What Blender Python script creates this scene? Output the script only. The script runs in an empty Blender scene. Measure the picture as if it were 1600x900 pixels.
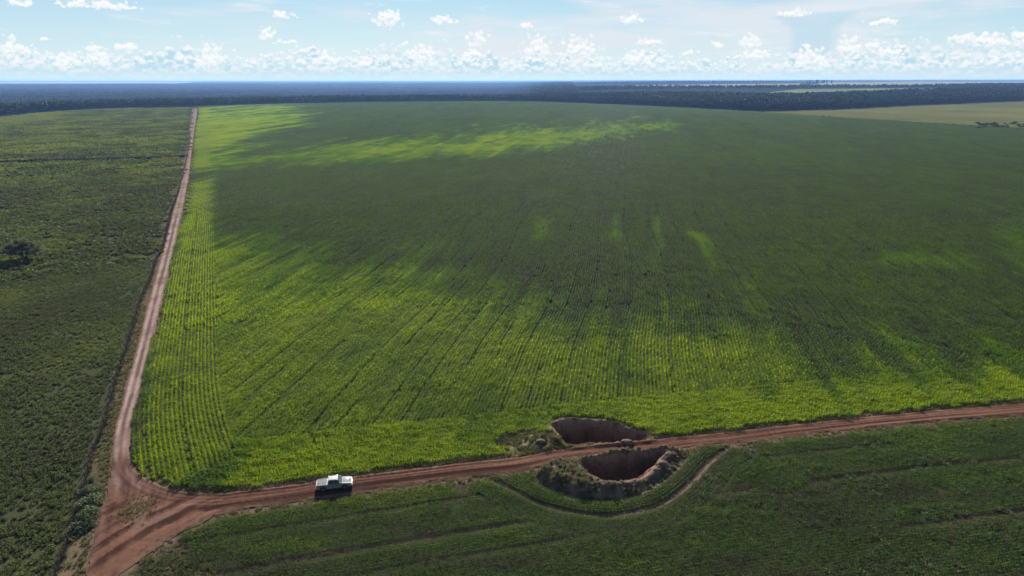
import bpy, bmesh, math, random
import numpy as np
from mathutils import Vector, Matrix, geometry

# ------------------------------------------------------------------ camera, sky, sun, exposure
HC, FPX = 58.0, 1081.0                       # drone height (m), focal length in photo pixels (1600 wide)
PITCH = math.atan2(326.0, FPX)
SP, CP = math.sin(PITCH), math.cos(PITCH)
SUN_EL, SUN_AZ = math.radians(25.0), math.radians(-6.0)   # azimuth from +Y towards +X

sc = bpy.context.scene
COL = sc.collection
cam_d = bpy.data.cameras.new('camera')
cam_d.sensor_width = 36.0
cam_d.lens = 36.0 * FPX / 1600.0
cam_d.clip_start, cam_d.clip_end = 0.5, 90000.0
cam = bpy.data.objects.new('camera', cam_d)
cam.location = (0, 0, HC)
cam.rotation_euler = (math.pi / 2 - PITCH, 0, 0)
COL.objects.link(cam)
sc.camera = cam

sc.view_settings.view_transform = 'Standard'
sc.view_settings.look = 'None'
EXPO = 1.15
sc.view_settings.exposure = EXPO
sc.view_settings.gamma = 1.0
sc.cycles.use_denoising = True
sc.cycles.denoising_input_passes = 'RGB_ALBEDO_NORMAL'
sc.cycles.denoising_prefilter = 'NONE'
sc.cycles.use_adaptive_sampling = False
sc.cycles.max_bounces = 8
sc.cycles.transparent_max_bounces = 8
sc.cycles.volume_bounces = 1

sun_d = bpy.data.lights.new('sun', 'SUN')
sun_d.energy = 5.0
sun_d.angle = math.radians(0.53)
sun_d.color = (1.0, 0.94, 0.85)
sun = bpy.data.objects.new('sun', sun_d)
sd = Vector((math.sin(SUN_AZ) * math.cos(SUN_EL), math.cos(SUN_AZ) * math.cos(SUN_EL), math.sin(SUN_EL)))
sun.rotation_euler = sd.to_track_quat('Z', 'Y').to_euler()
sun.location = (0, 200, 300)
COL.objects.link(sun)


def ray_dir(px, py):
    dx, dv = (px - 800.0) / FPX, (py - 450.0) / FPX
    return dx, CP - dv * SP, -SP - dv * CP


def sky_pos(px, py):
    """azimuth / elevation in degrees of a photo pixel"""
    x, y, z = ray_dir(px, py)
    return math.degrees(math.atan2(x, y)), math.degrees(math.atan2(z, math.hypot(x, y)))


class NT:
    """small helper to write node graphs"""
    def __init__(self, tree):
        self.t = tree
        self.n = tree.nodes
        self.l = tree.links

    def put(self, sock, v):
        if v is None:
            return
        if isinstance(v, bpy.types.NodeSocket):
            self.l.new(v, sock)
        else:
            sock.default_value = v

    def math(self, op, a, b=None, c=None, clamp=False):
        n = self.n.new('ShaderNodeMath'); n.operation = op; n.use_clamp = clamp
        self.put(n.inputs[0], a); self.put(n.inputs[1], b); self.put(n.inputs[2], c)
        return n.outputs[0]

    def vmath(self, op, a, b=None):
        n = self.n.new('ShaderNodeVectorMath'); n.operation = op
        self.put(n.inputs[0], a); self.put(n.inputs[1], b)
        return n.outputs['Value'] if op == 'LENGTH' else n.outputs[0]

    def xyz(self, x, y, z):
        n = self.n.new('ShaderNodeCombineXYZ')
        self.put(n.inputs[0], x); self.put(n.inputs[1], y); self.put(n.inputs[2], z)
        return n.outputs[0]

    def noise(self, vec, scale, detail=5.0, rough=0.55, lac=2.0):
        n = self.n.new('ShaderNodeTexNoise')
        self.put(n.inputs['Vector'], vec)
        n.inputs['Scale'].default_value = scale
        n.inputs['Detail'].default_value = detail
        n.inputs['Roughness'].default_value = rough
        n.inputs['Lacunarity'].default_value = lac
        return n.outputs[0]

    def smooth(self, v, lo, hi, a=0.0, b=1.0):
        n = self.n.new('ShaderNodeMapRange'); n.interpolation_type = 'SMOOTHSTEP'
        self.put(n.inputs[0], v)
        for i, q in enumerate((lo, hi, a, b)):
            self.put(n.inputs[i + 1], q)
        return n.outputs[0]

    def mix(self, f, a, b, blend='MIX'):
        n = self.n.new('ShaderNodeMix'); n.data_type = 'RGBA'; n.blend_type = blend
        n.clamp_factor = True
        self.put(n.inputs[0], f); self.put(n.inputs[6], a); self.put(n.inputs[7], b)
        return n.outputs[2]


def c4(r, g, b):
    return (r, g, b, 1.0)


WORLD_STRENGTH = 0.05
def build_world():
    w = bpy.data.worlds.new('World')
    sc.world = w
    w.use_nodes = True
    k = NT(w.node_tree)
    k.n.clear()
    out = k.n.new('ShaderNodeOutputWorld')
    bg = k.n.new('ShaderNodeBackground')
    bg.inputs[1].default_value = WORLD_STRENGTH
    k.l.new(bg.outputs[0], out.inputs[0])
    sky = k.n.new('ShaderNodeTexSky')
    sky.sky_type = 'NISHITA'
    sky.sun_disc = False
    sky.sun_elevation = SUN_EL
    sky.sun_rotation = SUN_AZ
    sky.air_density = 1.0
    sky.dust_density = 0.3
    sky.ozone_density = 2.0
    tc = k.n.new('ShaderNodeTexCoord')
    sep = k.n.new('ShaderNodeSeparateXYZ')
    k.l.new(tc.outputs['Generated'], sep.inputs[0])
    X, Y, Z = sep.outputs
    az = k.math('MULTIPLY', k.math('ARCTAN2', X, Y), 57.29578)
    el = k.math('MULTIPLY', k.math('ARCSINE', Z), 57.29578)
    S = 1.0 / (WORLD_STRENGTH * 2.0 ** EXPO)

    def rgb(r, g, b, m=1.0):
        return c4(r * S * m, g * S * m, b * S * m)
    ae = k.xyz(az, el, 0.0)
    warp = k.noise(k.xyz(az, k.math('MULTIPLY', el, 1.2), 3.0), 1.3, 4.0, 0.6)
    col = sky.outputs[0]
    # the pale tropical haze low over the land
    lowhaze = k.smooth(el, 6.0, 22.0, 0.92, 0.0)
    tone = k.mix(k.smooth(el, 0.0, 8.0), rgb(0.64, 0.82, 0.88), rgb(0.39, 0.66, 0.86))
    col = k.mix(lowhaze, col, tone)
    # thin high veils
    veil = k.noise(k.xyz(k.math('MULTIPLY', az, 0.05), k.math('MULTIPLY', el, 0.32), 7.7), 1.0, 5.0, 0.62)
    thin = k.smooth(el, 8.0, 32.0, 1.0, 0.15)
    vf = k.math('MULTIPLY', k.smooth(veil, 0.42, 0.66, 0.0, 0.85), thin)
    col = k.mix(vf, col, rgb(0.78, 0.82, 0.88))
    wisp = k.noise(k.xyz(k.math('ADD', k.math('MULTIPLY', az, 0.16), k.math('MULTIPLY', el, 0.25)),
                         k.math('MULTIPLY', el, 1.1), 1.2), 1.0, 7.0, 0.66)
    col = k.mix(k.math('MULTIPLY', k.smooth(wisp, 0.52, 0.74, 0.0, 0.6), thin), col, rgb(0.90, 0.92, 0.95))

    def puffs(scale, seed, up=0.0):
        n = k.n.new('ShaderNodeTexVoronoi')
        n.feature = 'F1'
        n.voronoi_dimensions = '2D'
        n.inputs['Scale'].default_value = scale
        k.l.new(k.vmath('ADD', k.vmath('MULTIPLY', wv0, (0.9, 0.7, 0.0)), k.xyz(k.math('ADD', az, seed * 3.7), k.math('MULTIPLY', k.math('ADD', el, up), 1.1), 0.0)), n.inputs['Vector'])
        return k.math('SUBTRACT', 0.46, n.outputs['Distance'])
    wv0 = k.xyz(k.math('SUBTRACT', warp, 0.5), k.math('SUBTRACT', k.noise(k.xyz(az, el, 19.0), 2.0, 4.0, 0.6), 0.5), 0.0)

    # the storm tower far to the right with its flat anvil
    a0, e0 = sky_pos(1268, 76)
    a1, e1 = sky_pos(1322, 20)
    u = k.math('ADD', az, k.math('MULTIPLY', k.math('SUBTRACT', warp, 0.5), 1.1))
    uu = k.math('ABSOLUTE', k.math('SUBTRACT', u, a0))
    wdt = k.smooth(el, e1 - 1.1, e1 + 0.1, 1.75, 3.0)
    tower = k.math('MULTIPLY', k.smooth(k.math('SUBTRACT', wdt, uu), -0.2, 0.8),
                   k.math('MULTIPLY', k.smooth(el, e1 + 0.35, e1 - 0.15), k.smooth(el, 0.3, 2.2)))
    col = k.mix(k.math('MULTIPLY', tower, 0.45), col, rgb(0.42, 0.67, 0.84))
    a2, e2 = sky_pos(1400, 4)
    anv = k.math('SUBTRACT', el, k.math('MULTIPLY', k.math('SUBTRACT', az, a0), 0.07))
    band = k.math('MULTIPLY', k.smooth(anv, e1 - 0.15, e1 + 0.25), k.smooth(anv, e1 + 1.9, e1 + 0.5))
    band = k.math('MULTIPLY', band, k.math('MULTIPLY', k.smooth(az, a0 - 2.5, a0 + 1.0), k.smooth(az, a0 + 18, a0 + 4)))
    col = k.mix(k.math('MULTIPLY', band, 0.6), col, rgb(0.85, 0.87, 0.91))

    # banks of cumulus standing in rows above the horizon: top profile, billows, gaps
    def bank(col, seed, base, mean, amp, freq, bil, opa, body, low):
        prof = k.noise(k.xyz(az, seed, 0.0), freq, 3.0, 0.55)
        big = k.noise(k.xyz(az, seed + 50.0, 0.0), 0.09, 2.0, 0.5)
        top = k.math('ADD', k.math('MULTIPLY', k.math('SUBTRACT', prof, 0.5), amp), k.math('MULTIPLY_ADD', k.math('SUBTRACT', big, 0.5), 4.5, mean))

        def field(up):
            e = k.math('ADD', el, up)
            b1 = k.noise(k.xyz(az, k.math('MULTIPLY', e, 1.15), seed), bil, 5.0, 0.56)
            q = k.math('ADD', k.math('MULTIPLY', k.math('SUBTRACT', b1, 0.5), 1.5), k.math('MULTIPLY', puffs(bil * 1.25, seed, up), 1.5))
            return k.math('SUBTRACT', q, e)
        f0 = field(0.0)
        v = k.math('ADD', top, f0)
        lit = k.smooth(k.math('SUBTRACT', f0, field(0.22)), -0.05, 0.75)
        al = k.math('MULTIPLY', k.smooth(v, 0.0, 0.22), k.smooth(el, base - 0.12, base + 0.25, 0.25, 1.0))
        rim = k.smooth(v, 0.05, 0.40, 0.75, 0.0)
        c = k.mix(k.math('MAXIMUM', rim, lit), body, rgb(0.95, 0.97, 0.98))
        c = k.mix(k.smooth(el, base, base + 0.9, 0.7, 0.0), c, low)
        return k.mix(k.math('MULTIPLY', al, opa), col, c)
    body1, body2 = rgb(0.58, 0.78, 0.88), rgb(0.47, 0.71, 0.84)
    low = rgb(0.62, 0.79, 0.86)
    col = bank(col, 4.1, 0.2, 1.6, 4.0, 0.16, 1.2, 0.6, body1, low)
    col = bank(col, 27.3, 0.4, 1.15, 8.5, 0.26, 1.1, 0.85, body2, low)
    col = bank(col, 40.3, 0.4, 0.85, 7.0, 0.34, 1.5, 0.85, body2, low)
    col = bank(col, 63.9, 0.3, 1.0, 3.4, 0.30, 1.5, 0.80, body1, low)

    # single fair-weather clouds: photo pixel of the flat base, half width, height, grey core
    singles = [(150, 11, 62, 12, 0), (205, 13, 22, 6, 0), (32, 8, 20, 10, 0), (438, 25, 21, 9, 0), (607, 33, 26, 22, 1),
               (694, 34, 26, 10, 0), (418, 58, 16, 16, 1), (445, 66, 26, 5, 0), (746, 61, 20, 12, 1), (820, 41, 12, 6, 0),
               (984, 32, 19, 12, 1), (838, 79, 24, 24, 1), (902, 82, 28, 26, 1), (1010, 67, 26, 7, 0), (1170, 69, 20, 16, 1),
               (1120, 71, 13, 8, 0), (1240, 24, 26, 12, 0), (1375, 37, 33, 7, 0), (1364, 71, 12, 7, 0), (1535, 64, 56, 16, 1),
               (1592, 62, 18, 20, 1), (660, 92, 20, 27, 1), (330, 96, 22, 30, 1), (152, 92, 16, 24, 1), (1325, 80, 18, 28, 1),
               (1075, 83, 12, 5, 0), (632, 70, 9, 5, 0), (197, 75, 19, 8, 0), (70, 62, 12, 4, 0), (1000, 92, 26, 16, 1),
               (740, 88, 16, 22, 1), (510, 95, 20, 18, 1), (1265, 97, 36, 24, 1), (1390, 84, 20, 12, 1), (20, 80, 30, 22, 1),
               (105, 100, 18, 22, 1), (572, 101, 16, 14, 1), (1180, 88, 24, 14, 1)]
    wv = k.vmath('MULTIPLY', k.xyz(k.math('SUBTRACT', warp, 0.5),
                                   k.math('SUBTRACT', k.noise(k.xyz(az, el, 9.0), 1.6, 3.0, 0.6), 0.5), 0.0), (0.9, 0.6, 0.0))

    def fleet(up):
        aw = k.vmath('ADD', k.vmath('ADD', ae, wv), (0.0, up, 0.0))
        near = None
        for (px, py, hw, hh, grey) in singles:
            a, e = sky_pos(px, py)
            ar, _ = sky_pos(px + hw, py)
            _, et = sky_pos(px, py - hh)
            p = k.vmath('MULTIPLY', k.vmath('SUBTRACT', aw, (a, e, 0.0)), (1 / (ar - a), 1 / (et - e), 0.0))
            ln = k.vmath('LENGTH', k.vmath('MAXIMUM', p, k.vmath('MULTIPLY', p, (1.0, -2.6, 1.0))))
            near = ln if near is None else k.math('MINIMUM', near, ln)
        e = k.math('ADD', el, up)
        puff = k.noise(k.xyz(az, k.math('MULTIPLY', e, 1.3), 5.0), 2.3, 6.0, 0.60)
        q = k.math('ADD', k.math('SUBTRACT', 0.95, near), k.math('MULTIPLY', k.math('SUBTRACT', puff, 0.5), 1.9))
        return k.math('ADD', q, k.math('MULTIPLY', puffs(2.0, 5.5, up), 1.0))
    f0 = fleet(0.0)
    lit = k.smooth(k.math('SUBTRACT', f0, fleet(0.20)), -0.45, 0.35)
    fa = k.smooth(f0, 0.0, 0.50, 0.0, 0.96)
    thin_ = k.smooth(f0, 0.25, 0.8, 1.0, 0.0)
    cc = k.mix(k.math('MAXIMUM', lit, thin_), rgb(0.58, 0.75, 0.86), rgb(0.97, 0.98, 0.985))
    col = k.mix(fa, col, cc)

    # loose clouds over the rest of the sky
    zc = k.math('MAXIMUM', Z, 0.06)
    pl = k.xyz(k.math('DIVIDE', X, zc), k.math('DIVIDE', Y, zc), 2.0)
    hn = k.noise(pl, 1.1, 7.0, 0.6)
    ha = k.math('MULTIPLY', k.smooth(hn, 0.60, 0.75), k.smooth(el, 8.0, 14.0))
    col = k.mix(k.math('MULTIPLY', ha, 0.7), col, rgb(0.85, 0.88, 0.92))
    k.l.new(col, bg.inputs[0])


build_world()

# ------------------------------------------------------------------ helpers: projection, noise, polygons, meshes
rng = np.random.default_rng(7)


def G(px, py, z=0.0):
    d = ray_dir(px, py)
    t = (HC - z) / -d[2]
    return (d[0] * t, d[1] * t)


def GP(pts):
    return np.array([G(*p) for p in pts])


def to_px(x, y, z=0.0):
    dep = np.maximum(y * CP - (z - HC) * SP, 1e-3)
    up = y * SP + (z - HC) * CP
    return 800.0 + FPX * x / dep, 450.0 - FPX * up / dep


def _hash(i, j, s):
    n = (i.astype(np.int64) * 374761393 + j.astype(np.int64) * 668265263 + s * 982451653) & 0xFFFFFFFF
    n = ((n ^ (n >> 13)) * 1274126177) & 0xFFFFFFFF
    return ((n ^ (n >> 16)) & 0xFFFFFF) / float(0xFFFFFF)


def vnoise(x, y, s=0):
    x = np.asarray(x, float); y = np.asarray(y, float)
    i, j = np.floor(x), np.floor(y)
    fx, fy = x - i, y - j
    fx = fx * fx * (3 - 2 * fx); fy = fy * fy * (3 - 2 * fy)
    a = _hash(i, j, s); b = _hash(i + 1, j, s); c = _hash(i, j + 1, s); d = _hash(i + 1, j + 1, s)
    return (a * (1 - fx) + b * fx) * (1 - fy) + (c * (1 - fx) + d * fx) * fy


def fbm(x, y, s=0, o=4):
    r, a, t = 0.0, 0.5, 0.0
    for k in range(o):
        r = r + a * vnoise(x * 2 ** k, y * 2 ** k, s + 17 * k); t += a; a *= 0.55
    return r / t


def sstep(v, lo, hi):
    t = np.clip((v - lo) / (hi - lo), 0, 1)
    return t * t * (3 - 2 * t)


def dist_line(x, y, poly, closed=False):
    """distance to a polyline"""
    best = np.full(np.shape(x), 1e18)
    n = len(poly)
    for i in range(n if closed else n - 1):
        a, b = poly[i], poly[(i + 1) % n]
        ab = b - a
        L = max(ab @ ab, 1e-12)
        t = np.clip(((x - a[0]) * ab[0] + (y - a[1]) * ab[1]) / L, 0, 1)
        d = (x - a[0] - t * ab[0]) ** 2 + (y - a[1] - t * ab[1]) ** 2
        np.minimum(best, d, out=best)
    return np.sqrt(best)


def inside(x, y, poly):
    r = np.zeros(np.shape(x), bool)
    n = len(poly)
    j = n - 1
    for i in range(n):
        xi, yi = poly[i]; xj, yj = poly[j]
        if yi != yj:
            r ^= ((yi > y) != (yj > y)) & (x < (xj - xi) * (y - yi) / (yj - yi) + xi)
        j = i
    return r


def sdf(x, y, poly):
    """positive inside"""
    d = dist_line(x, y, poly, True)
    return np.where(inside(x, y, poly), d, -d)


def smooth_line(pts, step):
    """Catmull-Rom through photo points, about STEP pixels apart"""
    P = [np.array(p, float) for p in pts]
    P = [2 * P[0] - P[1]] + P + [2 * P[-1] - P[-2]]
    out = []
    for i in range(1, len(P) - 2):
        p0, p1, p2, p3 = P[i - 1:i + 3]
        n = max(1, int(np.linalg.norm(p2 - p1) / step))
        for q in range(n):
            t = q / n
            out.append(0.5 * ((2 * p1) + (p2 - p0) * t + (2 * p0 - 5 * p1 + 4 * p2 - p3) * t * t + (3 * p1 - p0 - 3 * p2 + p3) * t ** 3))
    out.append(P[-2])
    return np.array(out)


def resample(poly, step):
    d = np.r_[0, np.cumsum(np.linalg.norm(np.diff(poly, axis=0), axis=1))]
    s = np.arange(0, d[-1], step)
    return np.c_[np.interp(s, d, poly[:, 0]), np.interp(s, d, poly[:, 1])]


def mesh_np(name, V, F, smooth=False):
    """V (n,3), F (m,3) or (m,4)"""
    V = np.asarray(V, np.float32); F = np.asarray(F, np.int32)
    me = bpy.data.meshes.new(name)
    k = F.shape[1]
    me.vertices.add(len(V)); me.loops.add(F.size); me.polygons.add(len(F))
    me.vertices.foreach_set('co', V.ravel())
    me.loops.foreach_set('vertex_index', F.ravel())
    me.polygons.foreach_set('loop_start', np.arange(0, F.size, k, dtype=np.int32))
    if smooth:
        me.polygons.foreach_set('use_smooth', np.ones(len(F), bool))
    me.update(calc_edges=True)
    return me


def set_col(me, name, C):
    a = me.attributes.new(name, 'FLOAT_COLOR', 'POINT')
    C = np.c_[C, np.ones(len(C))].astype(np.float32)
    a.data.foreach_set('color', C.ravel())


def add(name, me, mat=None, parent=None, label=None, cat=None, group=None, kind=None):
    o = bpy.data.objects.new(name, me)
    COL.objects.link(o)
    if mat is not None and me is not None:
        if not me.materials:
            me.materials.append(mat)
    if parent is not None:
        o.parent = parent
    if label: o['label'] = label
    if cat: o['category'] = cat
    if group: o['group'] = group
    if kind: o['kind'] = kind
    return o


# ------------------------------------------------------------------ materials
def new_mat(name):
    m = bpy.data.materials.new(name)
    m.use_nodes = True
    k = NT(m.node_tree)
    k.n.clear()
    out = k.n.new('ShaderNodeOutputMaterial')
    return m, k, out


def principled(k, col, rough=0.8, metal=0.0, spec=0.3, **kw):
    b = k.n.new('ShaderNodeBsdfPrincipled')
    k.put(b.inputs['Base Color'], col)
    k.put(b.inputs['Roughness'], rough)
    k.put(b.inputs['Metallic'], metal)
    k.put(b.inputs['Specular IOR Level'], spec)
    for q, v in kw.items():
        k.put(b.inputs[q], v)
    return b


def plain(name, col, rough=0.6, metal=0.0, spec=0.4, var=0.15, scale=6.0, **kw):
    m, k, out = new_mat(name)
    tc = k.n.new('ShaderNodeTexCoord')
    n = k.noise(tc.outputs['Object'], scale, 4.0, 0.6)
    c = k.mix(k.smooth(n, 0.3, 0.7, 0, 1), c4(*[v * (1 - var) for v in col]), c4(*[min(1, v * (1 + var)) for v in col]))
    b = principled(k, c, rough, metal, spec, **kw)
    k.l.new(b.outputs[0], out.inputs[0])
    return m


def attr(k, name, kind='GEOMETRY'):
    a = k.n.new('ShaderNodeAttribute')
    a.attribute_name = name
    a.attribute_type = kind
    return a


def soil_mat(name, fine=3.0, amount=0.35, bump=0.12):
    """ground with its own surveyed colour in the attribute 'tint'; grain and clods on top"""
    m, k, out = new_mat(name)
    a = attr(k, 'tint')
    geo = k.n.new('ShaderNodeNewGeometry')
    n1 = k.noise(geo.outputs['Position'], fine, 5.0, 0.65)
    n2 = k.noise(geo.outputs['Position'], fine * 0.13, 4.0, 0.6)
    f = k.math('ADD', k.math('MULTIPLY', k.math('SUBTRACT', n1, 0.5), amount * 3.0),
               k.math('MULTIPLY', k.math('SUBTRACT', n2, 0.5), amount * 2.0))
    f = k.math('MAXIMUM', k.math('ADD', f, 1.0), 0.25)
    g = k.n.new('ShaderNodeCombineColor')
    for i in range(3):
        k.l.new(f, g.inputs[i])
    c = k.mix(1.0, a.outputs['Color'], g.outputs[0], 'MULTIPLY')
    bp = k.n.new('ShaderNodeBump')
    bp.inputs['Strength'].default_value = 0.7
    bp.inputs['Distance'].default_value = bump
    k.l.new(n1, bp.inputs['Height'])
    b = principled(k, c, 1.0, 0.0, 0.0)
    k.l.new(bp.outputs[0], b.inputs['Normal'])
    k.l.new(b.outputs[0], out.inputs[0])
    return m


def leaf_mat(name, stops, trans=0.45, var=0.35, rough=0.65, attr_name='vig'):
    """leaf: colour by crop vigour carried by each scattered plant, light passes through"""
    m, k, out = new_mat(name)
    if len(stops) > 1:
        a = attr(k, attr_name, 'INSTANCER')
        r = k.n.new('ShaderNodeValToRGB')
        e = r.color_ramp.elements
        e[0].position, e[0].color = stops[0][0], c4(*stops[0][1])
        e[1].position, e[1].color = stops[-1][0], c4(*stops[-1][1])
        for p, cc in stops[1:-1]:
            q = e.new(p); q.color = c4(*cc)
        k.l.new(a.outputs['Fac'], r.inputs[0])
        c = r.outputs[0]
    else:
        c = c4(*stops[0][1])
    geo = k.n.new('ShaderNodeNewGeometry')
    f = k.smooth(geo.outputs['Random Per Island'], 0.0, 1.0, 1.0 - var, 1.0 + var)
    g = k.n.new('ShaderNodeCombineColor')
    for i in range(3):
        k.l.new(f, g.inputs[i])
    c = k.mix(1.0, c, g.outputs[0], 'MULTIPLY')
    b = principled(k, c, rough, 0.0, 0.12)
    t = k.n.new('ShaderNodeBsdfTranslucent')
    warm = k.mix(1.0, c, c4(1.15, 1.22, 0.4), 'MULTIPLY')
    k.l.new(warm, t.inputs[0])
    ms = k.n.new('ShaderNodeMixShader')
    ms.inputs[0].default_value = trans
    k.l.new(b.outputs[0], ms.inputs[1]); k.l.new(t.outputs[0], ms.inputs[2])
    k.l.new(ms.outputs[0], out.inputs[0])
    return m


M = {}
M['ground'] = soil_mat('ground_soil', 2.2, 0.30, 0.10)
M['road'] = soil_mat('road_dirt', 2.6, 0.20, 0.05)
M['farfield'] = soil_mat('far_field_stubble', 0.03, 0.22, 0.0)
M['maize'] = leaf_mat('maize_leaf', [(0.0, (0.049, 0.066, 0.031)), (0.5, (0.082, 0.150, 0.010)), (1.0, (0.228, 0.292, 0.005))], 0.55, 0.35)
M['maize_far'] = leaf_mat('maize_leaf_far', [(0.0, (0.047, 0.064, 0.030)), (0.5, (0.082, 0.150, 0.010)), (1.0, (0.228, 0.292, 0.005))], 0.5, 0.12)
M['soy'] = leaf_mat('low_crop_leaf', [(0.0, (0.046, 0.056, 0.032)), (0.5, (0.048, 0.092, 0.017)), (1.0, (0.105, 0.155, 0.017))], 0.42, 0.4)
M['pasture'] = leaf_mat('pasture_leaf', [(0.0, (0.066, 0.068, 0.042)), (0.5, (0.074, 0.093, 0.046)), (1.0, (0.155, 0.172, 0.052))], 0.38, 0.28)
M['weed'] = leaf_mat('weed_leaf', [(0.0, (0.20, 0.155, 0.11)), (0.5, (0.10, 0.105, 0.05)), (1.0, (0.10, 0.135, 0.105))], 0.35, 0.35)
M['brush'] = leaf_mat('dead_brush', [(0.0, (0.028, 0.026, 0.024)), (1.0, (0.060, 0.050, 0.040))], 0.1, 0.4)
M['tree'] = leaf_mat('forest_leaf', [(0.0, (0.014, 0.019, 0.012)), (0.5, (0.026, 0.037, 0.016)), (1.0, (0.060, 0.078, 0.028))], 0.12, 0.15)
M['tree_solid'] = leaf_mat('edge_tree_leaf', [(0.0, (0.020, 0.026, 0.014))], 0.25, 0.55)
M['lone_leaf'] = leaf_mat('lone_tree_leaf', [(0.0, (0.105, 0.112, 0.094))], 0.35, 0.5)
M['shrub_leaf'] = leaf_mat('shrub_leaf', [(0.0, (0.045, 0.065, 0.030))], 0.3, 0.45)
M['grey_leaf'] = leaf_mat('grey_shrub_leaf', [(0.0, (0.105, 0.128, 0.090))], 0.3, 0.35)
M['bark'] = plain('bark', (0.045, 0.036, 0.030), 0.9, 0, 0.2, 0.4, 3.0)
M['post'] = plain('fence_wood', (0.05, 0.043, 0.036), 0.9, 0, 0.2, 0.4, 8.0)
M['wire'] = plain('fence_wire', (0.030, 0.022, 0.018), 0.9, 0.0, 0.1)
M['clod'] = plain('earth_clod', (0.13, 0.078, 0.060), 0.95, 0, 0.15, 0.4, 3.0)

# ------------------------------------------------------------------ traced outlines (photo pixels -> ground)
EDGE_B_PX = [(309, 169), (304, 205), (300, 235), (296, 268), (291, 300), (284, 335), (276, 375), (266, 420), (255, 465), (243, 515),
             (232, 560), (223, 600), (214, 632), (207, 662), (203, 697), (207, 723), (219, 741), (247, 757), (287, 768), (337, 771),
             (377, 768), (460, 758), (495, 752), (549, 745), (640, 734), (700, 727), (750, 721), (806, 715), (885, 702), (947, 695),
             (1011, 689), (1060, 683), (1120, 677), (1200, 668), (1300, 657), (1400, 647), (1500, 638), (1600, 630), (1760, 617), (2000, 600)]
EDGE_L_PX = [(300, 171), (296, 200), (291, 235), (285, 270), (276, 310), (265, 350), (254, 390), (243, 430), (232, 470), (222, 510),
             (212, 550), (203, 582), (196, 606), (190, 632), (180, 664), (176, 690), (172, 733), (166, 777), (155, 800), (147, 840),
             (132, 900), (112, 990), (95, 1080)]
EDGE_S_PX = [(2000, 614), (1760, 635), (1600, 650), (1500, 657), (1400, 665), (1300, 675), (1200, 687), (1107, 697), (1073, 702),
             (1003, 708), (947, 714), (862, 726), (806, 740), (750, 746), (700, 752), (640, 760), (600, 765), (549, 772), (490, 781),
             (430, 790), (380, 797), (340, 804), (307, 822), (262, 845), (222, 873), (187, 900), (150, 940), (120, 990), (100, 1080)]
BPX, LPX, SPX = (smooth_line(p, 7) for p in (EDGE_B_PX, EDGE_L_PX, EDGE_S_PX))
EB, EL, ES = GP(BPX), GP(LPX), GP(SPX)
ib = int(np.argmin(np.abs(BPX[:, 0] - 244) + (BPX[:, 1] < 700) * 9999))    # where the road proper begins on edge B
EB_ROAD, EB_TRACK = EB[ib:], EB[:ib + 1]
isx = int(np.argmin(np.abs(SPX[:, 0] - 335)))
ES_ROAD = ES[:isx + 1]

FIELD_TOP_PX = [(1990, 232), (1600, 201), (1400, 189), (1250, 180), (1190, 175), (1100, 170.5), (1000, 165.5), (900, 161.5), (810, 158.5),
                (700, 158.5), (550, 160.5), (400, 163.5), (312, 167)]
FIELD = np.vstack([EB, GP(FIELD_TOP_PX)])
BLOCK_R_PX = smooth_line([(322, 168), (328, 200), (333, 250), (335, 300), (335, 400), (338, 500), (343, 600), (355, 660), (375, 716), (402, 790)], 8)
BLOCK_R = GP(BLOCK_R_PX)
BLOCK = np.vstack([BLOCK_R[:-9], GP([(375, 716), (320, 742), (270, 763), (225, 757)]), EB_TRACK[::-1][int(len(EB_TRACK) * .12):]])

PIT_U = GP(smooth_line([(863, 665), (874, 660), (890, 658), (915, 658), (940, 660), (960, 664), (979, 671), (1000, 675), (1014, 679),
                        (1017, 684), (1002, 690), (972, 693), (940, 694), (908, 697), (890, 697), (880, 692), (870, 680), (863, 665)], 4))[:-1]
PIT_L = GP(smooth_line([(903, 723), (919, 721), (954, 718), (981, 715), (996, 711), (1012, 710), (1034, 708), (1042, 712), (1034, 722),
                        (1024, 734), (1015, 746), (995, 756), (968, 760), (940, 757), (929, 752), (914, 744), (907, 733), (903, 723)], 4))[:-1]
TOE = GP(smooth_line([(832, 750), (857, 764), (901, 779), (946, 783), (981, 779), (1008, 767), (1034, 752), (1059, 729), (1078, 708)], 5))
TOE_POLY = np.vstack([TOE, GP([(1040, 705), (947, 715), (862, 729)])])
ARC = GP(smooth_line([(745, 747), (772, 752), (806, 769), (848, 789), (891, 800), (947, 806), (989, 801), (1031, 789), (1059, 772),
                      (1087, 747), (1113, 718), (1142, 698)], 5))
ARC_POLY = np.vstack([ARC, GP([(1107, 698), (947, 715), (862, 727), (806, 741)])])
MOUND = np.array(G(850, 690))
FENCE = GP(smooth_line([(303, 170), (299, 190), (292, 244), (281, 294), (267, 333), (254, 389), (244, 405), (235, 435), (220, 469), (209, 507), (198, 542), (189, 571),
                        (178, 602), (171, 636), (158, 680), (143, 711), (136, 742), (127, 776), (117, 809), (108, 842), (86, 900), (50, 985)], 6))
PASTURE_TOP_PX = [(300, 168), (200, 169), (150, 170.5), (70, 175.5), (0, 184), (-120, 196), (-500, 235)]
PASTURE = np.vstack([FENCE, GP([(20, 1080), (-700, 1080), (-1200, 700), (-1200, 330)]), GP(PASTURE_TOP_PX[::-1])])

FRONT_PX = [(790, 158.5), (850, 159), (900, 160.5), (1000, 164), (1100, 169), (1150, 172), (1195, 174), (1300, 171), (1400, 166), (1500, 163), (1600, 160.5), (1850, 155)]
FRONT = GP(FRONT_PX)


def radial(P, extra):
    r = np.linalg.norm(P, axis=1, keepdims=True)
    return P * (r + np.asarray(extra).reshape(-1, 1)) / r


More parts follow.
